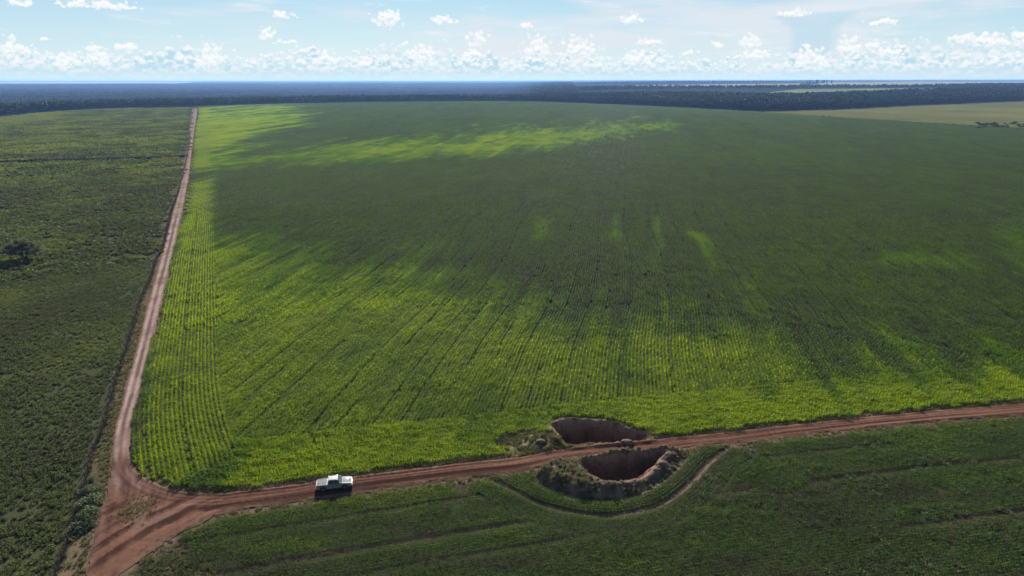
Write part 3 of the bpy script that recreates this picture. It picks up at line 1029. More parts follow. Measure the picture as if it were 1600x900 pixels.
def build_maize():
    near_p = [proto('maize_row_near', row_piece(1.6, .2, 9, 1.0, .055, .76), M['maize']) for _ in range(5)]
    long_p = [proto('maize_row_long', row_piece(3.2, .25, 8, 1.0, .072, .86, 2), M['maize']) for _ in range(4)]
    RA, R1, R2, R3 = 175.0, 345.0, 1150.0, 2300.0
    X, Y, A, I, S, VV = [], [], [], [], [], []
    head_w = 15.0

    def tier(ra, rb, step, protos0, nproto):
        def common(P, A_, gap):
            x, y = P[:, 0], P[:, 1]
            r = np.hypot(x, y)
            ok = (r >= ra) & (r < rb) & in_view(x, y)
            x, y, a, g = x[ok], y[ok], A_[ok], gap[ok]
            ok = inside(x, y, FIELD)
            return x[ok], y[ok], a[ok], g[ok]
        # headland rows beside the road
        P, A_, kk = rows_from(EB_ROAD, int(head_w / SP_), step, -1)
        x1, y1, a1, g1 = common(P, A_, kk < 0)
        keep = ~inside(x1, y1, BLOCK)
        x1, y1, a1, g1 = x1[keep], y1[keep], a1[keep], g1[keep]
        # block of rows along the track
        P, A_, kk = rows_from(BLOCK_R, 26, step, 1, 0.2)
        x2, y2, a2, g2 = common(P, A_, np.isin(kk, (9, 17)) & (vnoise(kk * 3.3, P[:, 1] / 20, 12) < .75))
        keep = inside(x2, y2, BLOCK)
        x2, y2, a2, g2 = x2[keep], y2[keep], a2[keep], g2[keep]
        # main drill rows
        us = np.arange(-420, 460, SP_)
        U, T = np.meshgrid(us, np.arange(60, rb + 20, step))
        K = np.broadcast_to(np.arange(len(us)), U.shape)
        T = T + _hash(K, K * 0, 5) * step
        wp = 7.0 * (fbm(T / 95.0, T * 0, 74, 2) - .5)
        P = ((U + wp)[..., None] * RN + T[..., None] * RD).reshape(-1, 2)
        K = K.ravel()
        tram = (((K % 14) == 3) & (vnoise(K * 3.1, T.ravel() / 40.0, 9) < .35 + .4 * (_hash(K, K * 0, 77) > .4))) | (((K % 14) == 9) & (vnoise(K * 3.1, T.ravel() / 30.0, 9) < .35))
        x3, y3, a3, g3 = common(P, np.full(len(P), -ROW_AZ), tram)
        keep = ~inside(x3, y3, BLOCK)
        x3, y3, a3, g3 = x3[keep], y3[keep], a3[keep], g3[keep]
        keep = dist_line(x3, y3, EB_ROAD[::2]) > head_w + .3
        x3, y3, a3, g3 = x3[keep], y3[keep], a3[keep], g3[keep]
        x, y, a, g = np.r_[x1, x2, x3], np.r_[y1, y2, y3], np.r_[a1, a2, a3], np.r_[g1, g2, g3]
        # bare ground round the pit, ragged edges
        s = sdf(x, y, PIT_U)
        wob = fbm(x / 2, y / 2, 71, 3) - .5
        md = ((x - MOUND[0] + 2.5) / 5.5) ** 2 + ((y - MOUND[1] + .3) / 3.6) ** 2
        rd = dist_line(x, y, EB_ROAD[::2])
        keep = (s + wob * 2 < -1.0) & (md + wob > .9) & (rd + wob * 2.0 > 0.8) & ~(g & (rng.random(len(x)) < .12))
        x, y, a, g = x[keep], y[keep], a[keep], g[keep]
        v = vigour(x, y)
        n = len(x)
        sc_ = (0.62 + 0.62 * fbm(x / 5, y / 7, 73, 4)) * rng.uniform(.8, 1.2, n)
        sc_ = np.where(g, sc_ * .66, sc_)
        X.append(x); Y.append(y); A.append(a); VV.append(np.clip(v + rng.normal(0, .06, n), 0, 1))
        I.append(protos0 + rng.integers(0, nproto, n)); S.append(np.c_[sc_, np.ones(n), sc_])
        print('maize', ra, n)
    tier(0, RA, 1.55, 0, 5)
    tier(RA, R1, 3.1, 5, 4)
    # further off: wider runs holding several rows
    ROWS = 6
    def block_piece(rows, length, step, leaves, hgt, lw, ll, seg):
        P_ = []
        for r in range(rows):
            v_, f_ = row_piece(length, step, leaves, hgt, lw, ll, seg)
            P_.append((v_ + [(r - (rows - 1) / 2) * SP_, 0, 0], f_))
        return join(P_)
    mid_p = [proto('maize_row_mid', block_piece(6, 4.5, .42, 7, 1.0, .095, .8, 2), M['maize_far']) for _ in range(4)]
    far_p = [proto('maize_row_far', block_piece(12, 9.0, .75, 8, 1.05, .16, .95, 2), M['maize_far']) for _ in range(3)]
    for (ra, rb, du, dt, base, np_, us_, ue) in ((R1 - 1, R2, 4.4, 4.3, 9, 4, -1000, 1100), (R2 - 2, R3, 9.0, 8.6, 13, 3, -1700, 1500)):
        U, T = np.meshgrid(np.arange(us_, ue, du), np.arange(ra * .6, rb * 1.05, dt))
        P = (U[..., None] * RN + T[..., None] * RD).reshape(-1, 2)
        x, y = P[:, 0], P[:, 1]
        r = np.hypot(x, y)
        ok = (r >= ra) & (r < rb) & in_view(x, y, 60) & inside(x, y, FIELD)
        x, y = x[ok], y[ok]
        d = dist_line(x, y, EB[::2])
        ok = d > du * .55
        x, y = x[ok], y[ok]
        a = np.full(len(x), -ROW_AZ)
        bl = inside(x, y, BLOCK)
        a[bl] = math.radians(22.8)
        n = len(x)
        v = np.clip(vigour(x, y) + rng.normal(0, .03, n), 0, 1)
        sc_ = (0.75 + 0.4 * fbm(x / 12, y / 12, 73, 3))
        X.append(x); Y.append(y); A.append(a + math.pi * rng.integers(0, 2, n)); VV.append(v); I.append(base + rng.integers(0, np_, n)); S.append(np.c_[np.ones(n), np.ones(n), sc_])
        print('maize', ra, n)
    x, y = np.concatenate(X), np.concatenate(Y)
    scatter('maize_crop', x, y, np.concatenate(A), np.vstack(S), np.concatenate(I), np.concatenate(VV), near_p + long_p + mid_p + far_p,
            kind='stuff', label='bright and dark green maize drilled in long rows behind the red road', cat='crop')


build_maize()


# ------------------------------------------------------------------ the low crop south of the road
def build_low_crop():
    P0 = [proto('low_crop_row', low_row(1.1, 70, .48, .12, .08), M['soy']) for _ in range(6)]
    m_ = ES_ROAD[:, 0] < 110
    cf = np.polyfit(ES_ROAD[m_, 0], ES_ROAD[m_, 1], 2)
    bx = np.arange(-62, 112, .5)
    p, t = along(np.c_[bx, np.polyval(cf, bx)], 1.0)
    nr = np.c_[t[:, 1], -t[:, 0]]
    X, A, K = [], [], []
    for k in range(112):
        off = -3.0 + k * 0.56
        q = p + nr * off + t * rng.uniform(-.5, .5)
        q = q + nr * (0.35 * (fbm(q[:, 0] / 15, q[:, 1] / 15, 81, 2) - .5))[:, None]
        X.append(q); A.append(np.arctan2(-t[:, 0], t[:, 1])); K.append(np.full(len(q), k))
    pa, ta = along(ARC, 0.9)
    na = np.c_[-ta[:, 1], ta[:, 0]]
    for k in range(9):
        X.append(pa + na * (0.75 + k * .5)); A.append(np.arctan2(-ta[:, 0], ta[:, 1])); K.append(np.full(len(pa), 1000 + k))
    for k in range(7):
        X.append(pa - na * (0.75 + k * .5)); A.append(np.arctan2(-ta[:, 0], ta[:, 1])); K.append(np.full(len(pa), 2000 + k))
    X, A, K = np.vstack(X), np.concatenate(A), np.concatenate(K)
    x, y = X[:, 0], X[:, 1]
    px, py = to_px(x, y)
    wob = fbm(x / 2, y / 2, 82, 3) - .5
    ia = inside(x, y, ARC_POLY)
    it = inside(x, y, TOE_POLY)
    da = dist_line(x, y, ARC)
    straight = K < 1000
    ok = np.where(straight, ~ia & (da > 4.2), np.where(K < 2000, ia & ~it, ~ia))
    ok &= da + wob * .8 > .40
    ok &= dist_line(x, y, TOE) > .5
    road = inside(x, y, np.vstack([EB, ES, EL[::-1]]))
    ok &= ~road & (dist_line(x, y, ES) + wob * 1.6 > .45) & (y < 140) & in_view(x, y, 60)
    ok &= (px > 205)
    # wheelings and thin patches
    wheel = straight & (np.isin(K % 22, (6, 7)) & (vnoise((K // 22) * 1.7, x / 40, 83) < .8) | ((K % 22 == 15) & (vnoise(K * 1.7, x / 40, 83) < .6)))
    ok &= ~wheel
    bare = fbm(x / 9, y / 4.5, 84, 4)
    right = sstep(px, 700, 1300) * sstep(py, 700, 800)
    ok &= (bare > .22 + .14 * right) | (rng.random(len(x)) < .62)
    corner = (px - 205) / 130 + (905 - py) / 190 + wob * .5
    ok &= (corner > 1.02) | (rng.random(len(x)) < .38)
    x, y, A, px, py, wob, K = x[ok], y[ok], A[ok], px[ok], py[ok], wob[ok], K[ok]
    d = dist_line(x, y, ES_ROAD[::2])
    v = 0.38 + 0.50 * np.exp(-d / 6.0) + (fbm(x / 14, y / 4, 85, 4) - .5) * 1.25 - .10 * sstep(px, 800, 1300)
    n = len(x)
    v = np.clip(v + rng.normal(0, .09, n), 0, 1)
    s = (.65 + .7 * fbm(x / 4, y / 3, 86, 3)) * rng.uniform(.8, 1.25, n) * np.where(K >= 1000, .72, 1.0)
    print('low crop', n)
    scatter('low_crop', x, y, A, np.c_[s, np.ones(n), s], rng.integers(0, 6, n), v, P0, kind='stuff',
            label='dark green low crop in shallow rows in front of the red road', cat='crop')


build_low_crop()


# ------------------------------------------------------------------ rough pasture beyond the fence
def build_pasture():
    P0 = [proto('pasture_tuft', tuft(22, .55, .50, .05, 44), M['pasture']) for _ in range(6)]
    P1 = [proto('pasture_patch', spread_patch(lambda: tuft(9, .8, .8, .13, 16), 7, 26), M['pasture']) for _ in range(3)]
    P2 = [proto('pasture_far_patch', spread_patch(lambda: tuft(6, 1.0, .8, .28, 9), 16, 62), M['pasture']) for _ in range(3)]
    X, Y, I, S = [], [], [], []
    for (ra, rb, st, base, np_) in ((60, 255, .80, 0, 6), (250, 520, 5.6, 6, 3), (510, 2200, 13, 9, 3)):
        gx, gy = np.meshgrid(np.arange(-2000 if rb > 600 else -rb, 20, st), np.arange(20, rb, st))
        x = gx.ravel() + rng.uniform(-.5, .5, gx.size) * st; y = gy.ravel() + rng.uniform(-.5, .5, gx.size) * st
        r = np.hypot(x, y)
        ok = (r >= ra) & (r < rb) & in_view(x, y, 80)
        x, y = x[ok], y[ok]
        ok = inside(x, y, PASTURE)
        x, y = x[ok], y[ok]
        ok = dist_line(x, y, FENCE[::2]) > (1.0 if base == 0 else st * .5)
        x, y = x[ok], y[ok]
        if base == 0:
            ok = fbm(x / 3.2, y / 3.2, 91, 3) > .27
            x, y = x[ok], y[ok]
        n = len(x)
        X.append(x); Y.append(y); I.append(base + rng.integers(0, np_, n))
        s = rng.uniform(.7, 1.25, n) * (.7 + .6 * fbm(x / 12, y / 12, 92, 3)) if base == 0 else np.full(n, 1.0)
        S.append(s)
        print('pasture', n)
    x, y = np.concatenate(X), np.concatenate(Y)
    n = len(x)
    px, py = to_px(x, y)
    v = .40 + (fbm(x / 24, y / 34, 93, 4) - .5) * 1.5 + rng.normal(0, .14, n)
    v += .20 * sstep(py, 300, 235)
    v += .16 * np.exp(-((py - 212) / 26) ** 2) * sstep(fbm(x / 90, y / 60, 94, 3), .35, .65)
    v += .85 * sstep(py - np.interp(px, [0, 100, 300], [182, 174, 166]), 17, 6) * sstep(px, 140, 40)
    scatter('pasture_scrub', x, y, rng.uniform(0, 6.283, n), np.concatenate(S), np.concatenate(I), np.clip(v, 0, 1), P1[:0] + P0 + P1 + P2,
            kind='stuff', label='rough olive green grass and scrub of the pasture beyond the fence', cat='scrub')


build_pasture()


# ------------------------------------------------------------------ weeds on verges, banks and along the fence
def build_weeds():
    P = [proto('weed_tuft', tuft(22, .38, .42, .035, 14), M['weed']) for _ in range(5)]
    X, Y, V, S = [], [], [], []

    def put(x, y, v, s):
        X.append(x); Y.append(y); V.append(np.broadcast_to(v, x.shape)); S.append(np.broadcast_to(s, x.shape))
    # road verges
    for poly, side, n, v0 in ((EB_ROAD, -1, 1500, .12), (ES_ROAD, -1, 1500, .15), (EB_TRACK[len(EB_TRACK) // 4:], -1, 700, .5), (EL[40:], 1, 900, .35)):
        p, t = along(poly, .2)
        j = rng.integers(0, len(p), n)
        nr = np.c_[t[:, 1], -t[:, 0]] * side
        q = p[j] + nr[j] * rng.gamma(2.0, .35, (n, 1)) + rng.normal(0, .1, (n, 2))
        ok = in_view(q[:, 0], q[:, 1], 40) & (np.hypot(q[:, 0], q[:, 1]) < 330)
        q = q[ok]
        put(q[:, 0], q[:, 1], v0 + rng.normal(0, .15, len(q)), rng.uniform(.45, 1.0, len(q)))
    # strip between fence and track
    gx = rng.uniform(-130, -25, 60000); gy = rng.uniform(55, 330, 60000)
    ok = (~inside(gx, gy, PASTURE)) & (~inside(gx, gy, np.vstack([EB, ES, EL[::-1]]))) & (~inside(gx, gy, FIELD)) & (gx < np.interp(gy, EL[::-1, 1], EL[::-1, 0]))
    gx, gy = gx[ok], gy[ok]
    d = dist_line(gx, gy, EL[::2])
    px, py = to_px(gx, gy)
    grey = sstep(fbm(gx / 3.5, gy / 5, 101, 3), .45, .6) * sstep(py, 560, 720)
    ok = rng.random(len(gx)) < (.45 + .5 * grey) * sstep(d, .1, 1.5)
    put(gx[ok], gy[ok], np.where(rng.random(ok.sum()) < grey[ok] + .1, .95, .4) + rng.normal(0, .08, ok.sum()), rng.uniform(.5, 1.5, ok.sum()))
    # banks of the pits
    gx = rng.uniform(-12, 48, 26000); gy = rng.uniform(72, 122, 26000)
    du, dl = sdf(gx, gy, PIT_U), sdf(gx, gy, PIT_L)
    wn = fbm(gx / 2.2, gy / 2.2, 102, 3)
    itoe = inside(gx, gy, TOE_POLY) & (dl < -.7 - 1.0 * (gx > 13))
    md = ((gx - MOUND[0] + 1.5) / 6.5) ** 2 + ((gy - MOUND[1]) / 4.2) ** 2
    offroad = ~inside(gx, gy, np.vstack([EB, ES, EL[::-1]]))
    ok = (itoe & (wn > .42) & (rng.random(len(gx)) < .9)) | ((md < 1) & (du < -.3) & (wn > .36) & (gy > np.interp(gx, EB_ROAD[:, 0], EB_ROAD[:, 1])))
    ok |= (du < -.2) & (du > -3.0) & (gx > 17) & (gy > np.interp(gx, EB_ROAD[:, 0], EB_ROAD[:, 1]) + .8) & (rng.random(len(gx)) < .7)
    ok |= (itoe & (rng.random(len(gx)) < .12))
    ok &= offroad
    put(gx[ok], gy[ok], .38 + rng.normal(0, .2, ok.sum()), rng.uniform(.5, 1.2, ok.sum()))
    # island of grass at the junction, weeds scattered in the low crop
    c = np.array(G(216, 795))
    q = c + rng.normal(0, 1, (260, 2)) * [1.5, 1.6]
    put(q[:, 0], q[:, 1], .28 + rng.normal(0, .15, 260), rng.uniform(.25, .6, 260))
    gx = rng.uniform(0, 95, 5200); gy = rng.uniform(64, 112, 5200)
    px, py = to_px(gx, gy)
    wn = fbm(gx / 6, gy / 4, 103, 3)
    ok = (gy < np.interp(gx, ES_ROAD[::-1, 0], ES_ROAD[::-1, 1]) - 2) & (wn > .55) & (px > 950) & ~inside(gx, gy, ARC_POLY)
    put(gx[ok], gy[ok], .8 + rng.normal(0, .18, ok.sum()), rng.uniform(.6, 1.7, ok.sum()))
    # stubble streaks in the thin corner
    gx = rng.uniform(-52, -30, 2500); gy = rng.uniform(66, 86, 2500)
    px, py = to_px(gx, gy)
    cr = (px - 205) / 130 + (905 - py) / 190
    ok = (cr < 1.05) & (cr > .2) & (px > np.interp(py, SPX[::-1, 1][:60], SPX[::-1, 0][:60]) - 400) & ~inside(gx, gy, np.vstack([EB, ES, EL[::-1]])) & (px > 200)
    put(gx[ok], gy[ok], .12 + rng.normal(0, .1, ok.sum()), rng.uniform(.4, .8, ok.sum()))
    x, y, v, s = map(np.concatenate, (X, Y, V, S))
    n = len(x)
    print('weeds', n)
    zz = height(x, y) + np.where(inside(x, y, np.vstack([EB, ES, EL[::-1]])), .15, 0)
    scatter('roadside_weeds', x, y, rng.uniform(0, 6.28, n), s, rng.integers(0, 5, n), np.clip(v, 0, 1), P, z=zz, kind='stuff',
            label='dry and grey green weeds on road verges and pit banks', cat='weeds')
    # dead brush and rank stems under the fence
    B = [proto('brush_piece', tuft(34, .55, .7, .016, 0), M['brush']) for _ in range(4)] + [proto('hedge_piece', tuft(14, .6, .6, .07, 40), M['brush'])]
    p, t = along(FENCE, .30)
    r = np.hypot(p[:, 0], p[:, 1])
    p = p[r < 900]
    q = p + rng.normal(0, .34, p.shape)
    q = q[in_view(q[:, 0], q[:, 1], 60)]
    # cross hedge line through the pasture
    hl = GP(smooth_line([(-60, 257), (60, 252), (150, 250), (220, 248), (290, 245)], 8))
    hp, _ = along(hl, .8)
    q2 = np.repeat(hp, 4, 0) + rng.normal(0, .5, (len(hp) * 4, 2)) * [1, 4.0]
    x = np.r_[q[:, 0], q2[:, 0]]; y = np.r_[q[:, 1], q2[:, 1]]
    n = len(x)
    s = np.r_[rng.uniform(.7, 1.3, len(q)), rng.uniform(1.6, 3.0, len(q2))]
    scatter('fence_brush', x, y, rng.uniform(0, 6.28, n), s, np.r_[rng.integers(0, 4, len(q)), np.full(len(q2), 4)], rng.random(n), B, kind='stuff',
            label='dark dead brush grown along the pasture fence line', cat='brush')


build_weeds()


# ------------------------------------------------------------------ woods
def in_poly_pts(poly, st, n_j=.45):
    x0, y0 = poly.min(0); x1, y1 = poly.max(0)
    gx, gy = np.meshgrid(np.arange(x0, x1, st), np.arange(y0, y1, st))
    x = gx.ravel() + rng.uniform(-n_j, n_j, gx.size) * st; y = gy.ravel() + rng.uniform(-n_j, n_j, gx.size) * st
    ok = inside(x, y, poly)
    return x[ok], y[ok]




def tube(points, radii, ns=6):
    V, F = [], []
    P = [np.array(p, float) for p in points]
    for i, p in enumerate(P):
        d = P[min(i + 1, len(P) - 1)] - P[max(i - 1, 0)]
        d /= np.linalg.norm(d)
        a = np.cross(d, [0.3, 1, 0.1]); a /= np.linalg.norm(a)
        b = np.cross(d, a)
        for s in range(ns):
            t = 2 * math.pi * s / ns
            V.append(p + (a * math.cos(t) + b * math.sin(t)) * radii[i])
    for i in range(len(P) - 1):
        for s in range(ns):
            q, w = i * ns + s, i * ns + (s + 1) % ns
            F += [(q, w, w + ns), (q, w + ns, q + ns)]
    return np.array(V), np.array(F)


def trunk_vf(h, r, limbs, spread):
    P = [tube([(0, 0, -.4), (0, 0, h * .25), (rng.normal(0, .25), rng.normal(0, .25), h * .6), (rng.normal(0, .5), rng.normal(0, .5), h)], [r * 1.3, r, r * .7, r * .2], 6)]
    for q in range(limbs):
        a = q * 2.4 + rng.uniform(-.4, .4)
        z0 = h * rng.uniform(.35, .6)
        e = spread * rng.uniform(.6, 1)
        P.append(tube([(0, 0, z0), (math.cos(a) * e * .5, math.sin(a) * e * .5, z0 + h * .14), (math.cos(a) * e, math.sin(a) * e, z0 + h * .3)], [r * .5, r * .35, r * .1], 5))
    return join(P)


def build_woods():
    single = [proto('wood_tree', crown_vf(5.2 * rng.uniform(.85, 1.2), 5.0 * rng.uniform(.85, 1.25), 330, .95, 7), M['tree']) for _ in range(6)]
    for o in single:
        v = np.zeros(len(o.data.vertices) * 3, np.float32)
        o.data.vertices.foreach_get('co', v); v[2::3] += 7.0
        o.data.vertices.foreach_set('co', v)
    patch = []
    for q in range(4):
        P = []
        for j in range(46):
            rx = rng.uniform(3.6, 6.4)
            vv, ff = crown_vf(rx, rx * rng.uniform(.8, 1.1), 84, 1.7, 4)
            P.append((vv + [rng.uniform(-32, 32), rng.uniform(-32, 32), rng.uniform(5.5, 10.5)], ff))
        patch.append(proto('wood_patch', join(P), M['tree']))
    # strip of dark wood behind the field
    def wood(name, x1, y1, x2, y2, label, big=None):
        x = np.r_[x1, x2]; y = np.r_[y1, y2]
        n1, n2 = len(x1), len(x2)
        idx = np.r_[rng.integers(0, 6, n1), 6 + rng.integers(0, 4, n2)]
        s = np.r_[rng.uniform(.75, 1.45, n1) * (1.1 if name == 'forest_strip' else 1.0), rng.uniform(.85, 1.2, n2)]
        v = np.clip((.22 if name == 'forest_strip' else .46) + (fbm(x / 130, y / 130, 111, 3) - .5) * (.8 if name == 'forest_strip' else 1.1) + rng.normal(0, .16, n1 + n2), 0, 1)
        print(name, n1, n2)
        scatter(name, x, y, rng.uniform(0, 6.28, n1 + n2), s, idx, v, single + patch, sink=0.5, kind='stuff', label=label, cat='forest')
    x, y = in_poly_pts(STRIP, 9.0)
    ok = in_view(x, y, 60)
    x, y = x[ok], y[ok]
    d = dist_line(x, y, FRONT)
    ok = d > 9
    x, y = x[ok], y[ok]
    wood('forest_strip', x, y, x[:0], y[:0], 'dark green belt of forest behind the far edge of the maize field')
    # the wide forest to the left and beyond
    def polar_in(st, ra, rb, a0, a1):
        gx, gy = np.meshgrid(np.arange(-rb, rb, st), np.arange(500, rb, st))
        x = gx.ravel() + rng.uniform(-.45, .45, gx.size) * st; y = gy.ravel() + rng.uniform(-.45, .45, gx.size) * st
        r = np.hypot(x, y); az = np.degrees(np.arctan2(x, y))
        ok = (r > ra) & (r < rb) & (az > a0) & (az < a1)
        return x[ok], y[ok]
    fr = np.hypot(LEFT_FRONT[:, 0], LEFT_FRONT[:, 1]); fa = np.degrees(np.arctan2(LEFT_FRONT[:, 0], LEFT_FRONT[:, 1]))
    x, y = polar_in(9.0, 700, 3000, -41, 4)
    lim = np.interp(np.degrees(np.arctan2(x, y)), fa, fr)
    r = np.hypot(x, y)
    ok = (r > lim + 10) & (r < lim + 260)
    x1, y1 = x[ok], y[ok]
    x, y = polar_in(56.0, 1100, 9500, -41, 4.5)
    lim = np.interp(np.degrees(np.arctan2(x, y)), fa, fr)
    r = np.hypot(x, y)
    gapn = fbm(x / 500, y / 500, 112, 3)
    ok = (r > lim + 285) & ((gapn > .30) | (r < 6500))
    wood('forest', x1, y1, x[ok], y[ok], 'wide blue grey forest stretching from the pasture to the horizon')
    # tree lines on the rising land to the right
    def band(pxs, thick, st, seed):
        P = np.array([Gh(*p) for p in pxs])
        Q = radial(P, thick)
        return in_poly_pts(np.vstack([P, Q[::-1]]), st)
    b1 = band([(800, 147), (900, 143), (960, 141), (1050, 140), (1200, 139.3), (1400, 138.2), (1500, 137.4), (1600, 136.6), (1800, 136)], [500, 400, 250, 130, 110, 120, 300, 700, 900], 15, 1)
    b2 = band([(830, 134), (930, 132.6), (1050, 131), (1150, 130), (1250, 128.2), (1330, 126.6), (1450, 126.2), (1600, 126)], [900, 900, 700, 500, 700, 1200, 1500, 1500], 40, 2)
    x = np.r_[b1[0], b2[0]]; y = np.r_[b1[1], b2[1]]
    wood('distant_treeline', x, y, x[:0], y[:0], 'bluish lines of trees between pale fields on the horizon')


build_woods()

# single trees that stand out at the woods' edges ------------------------------------------------
TREES = []
for q in range(5):
    rx = [5.0, 5.8, 4.4, 6.4, 5.0][q]
    rz = [5.2, 4.6, 5.6, 5.0, 6.2][q]
    cv, cf = crown_vf(rx, rz, 640, .62, 9)
    cme = mesh_np('crown', cv + [0, 0, 4.2 + rz * .8], cf); cme.materials.append(M['tree_solid'])
    tv, tf = trunk_vf(5.5 + rz * .7, .28, 4, rx * .6)
    tme = mesh_np('trunk', tv, tf); tme.materials.append(M['bark'])
    TREES.append((tme, cme))


def plant_tree(name, x, y, kind, s, label, cat, group):
    e = add(name, None, label=label, cat=cat, group=group)
    e.location = (x, y, h1(x, y) - .2)
    e.scale = (s, s, s * rng.uniform(.9, 1.15))
    e.rotation_euler = (0, 0, rng.uniform(0, 6.28))
    tme, cme = TREES[kind]
    add('trunk', tme, parent=e); add('crown', cme, parent=e)
    return e


def edge_trees(poly, step, n_max, name, label, group, smin, smax, back=6):
    p = resample(poly, step)
    ok = in_view(p[:, 0], p[:, 1], 8)
    p = radial(p[ok], rng.uniform(0, back, ok.sum()))
    for q in range(min(n_max, len(p))):
        plant_tree(name, p[q, 0] + rng.uniform(-2, 2), p[q, 1], int(rng.integers(0, 5)), rng.uniform(smin, smax), label, 'tree', group)


edge_trees(FRONT, 9.5, 200, 'forest_edge_tree', 'dark bushy tree in the front row of the forest belt behind the maize',
           'trees in the front row of the forest belt', .85, 1.35)
edge_trees(LEFT_FRONT[:6][::-1], 11.0, 150, 'forest_fringe_tree', 'rounded tree in the front row of the wide forest behind the pasture',
           'trees in the front row of the wide forest', .8, 1.3)

# the cluster of slender trees on the rise
cx, cy = Gh(1278, 133.0)
for q in range(11):
    e = plant_tree('plantation_tree', cx + (q - 5) * 13.5 + rng.uniform(-3, 3), cy + rng.uniform(-20, 20), 4, rng.uniform(1.5, 2.0),
                   'slender tree in the small cluster standing among pale fields', 'tree', 'tall trees clustered among the pale fields')
    e.scale = (e.scale[0] * .55, e.scale[1] * .55, e.scale[2])

# small tree at the far end of the track
x, y = G(292, 168.6)
plant_tree('field_tree', x, y, 2, .72, 'small dark tree at the far end of the sandy track', 'tree', None)


def shrub_mesh(n, rx, rz, size, mat, name='foliage'):
    v, f = crown_vf(rx, rz, n, size, 5)
    v[:, 2] = np.abs(v[:, 2] + rz * .55)
    me = mesh_np(name, v, f); me.materials.append(mat)
    return me


SHR = [shrub_mesh(260, 1.0, .9, .22, M['shrub_leaf']) for _ in range(3)]
GSH = [shrub_mesh(420, 1.0, .62, .10, M['grey_leaf']) for _ in range(3)]
STEM = mesh_np('stem', *trunk_vf(.9, .05, 4, .5)); STEM.materials.append(M['bark'])


def plant_shrub(name, px, py, s, meshes, label, group, far=False):
    x, y = (Gh if far else G)(px, py)
    e = add(name, None, label=label, cat='shrub', group=group)
    e.location = (x, y, h1(x, y) - .05)
    e.scale = (s * 1.2, s * 1.2, s * (.62 if meshes is SHR else 1.0))
    e.rotation_euler = (0, 0, rng.uniform(0, 6.28))
    add('stem', STEM, parent=e); add('foliage', meshes[int(rng.integers(0, 3))], parent=e)


for q in range(34):
    px = rng.uniform(1526, 1602)
    plant_shrub('field_shrub', px, rng.uniform(191, 199.5) + (1600 - px) * .02, rng.uniform(2.0, 3.4), SHR,
                'dark shrub in the thicket between the maize and the pale field', 'shrubs in the thicket by the pale field')
for px, py, s in ((1450, 193.3, 2.2), (1462, 194.0, 2.6), (1475, 194.6, 2.4), (1490, 195.2, 2.2), (1285, 182.5, 3.0), (1296, 182.8, 2.6)):
    plant_shrub('border_shrub', px, py, s, SHR, 'low dark shrub on the border between the maize and the pale field', 'low shrubs on the pale field border')
for px, py, s in ((139, 770, 1.3), (146, 786, 1.6), (134, 795, 1.5), (141, 806, 1.7), (129, 816, 1.5), (137, 822, 1.2), (150, 765, 1.0), (124, 829, 1.3), (144, 752, .9)):
    plant_shrub('verge_shrub', px, py, s, GSH, 'grey green shrub between the fence and the dirt junction', 'grey green shrubs beside the fence')


# the lone spreading tree in the pasture ---------------------------------------------------------
def build_lone_tree():
    x, y = G(39, 406)
    root = add('spreading_tree', None, label='lone dark spreading tree standing in the open pasture', cat='tree')
    root.location = (x, y, h1(x, y) - .1)
    P = []
    ends = []
    for q, (bx, a0) in enumerate(((-.35, 2.6), (.35, .4))):
        P.append(tube([(bx, 0, -.3), (bx * 1.2, 0, .8), (bx * 2.2, .1, 1.7)], [.30, .24, .20], 8))
        for j in range(6):
            a = a0 + (j - 2.5) * .62
            e = rng.uniform(3.2, 5.6); zt = rng.uniform(2.8, 5.6)
            m = (bx * 2.2 + math.cos(a) * e * .45, math.sin(a) * e * .45, 1.7 + (zt - 1.7) * .62)
            t = (bx * 2.2 + math.cos(a) * e, math.sin(a) * e, zt)
            P.append(tube([(bx * 2.2, .1, 1.6), m, t], [.15, .10, .04], 6))
            ends.append(t); ends.append(m)
    me = mesh_np('trunk', *join(P)); add('trunk', me, M['bark'], root)
    C = []
    for j in range(130):
        u = rng.uniform(0, 6.283); e = math.asin(rng.uniform(.0, 1)); rr = rng.uniform(.62, 1.0)
        c = np.array([math.cos(u) * math.cos(e) * 5.5 * rr, math.sin(u) * math.cos(e) * 5.5 * rr, 2.9 + math.sin(e) * 4.2 * rr])
        if rng.random() < .12:
            continue
        r = rng.uniform(.55, 1.15)
        m = int(150 * r)
        d = rng.normal(size=(m, 3)); d /= np.linalg.norm(d, axis=1, keepdims=True)
        C.append(cards(c + d * np.array([r * 1.2, r * 1.2, r * .75]) * (.35 + .65 * rng.random((m, 1))), .17 * rng.uniform(.6, 1.4, m), .1))
    v, f = join(C)
    v[:, 0] *= 1.05
    me = mesh_np('crown', v, f); add('crown', me, M['lone_leaf'], root)


build_lone_tree()


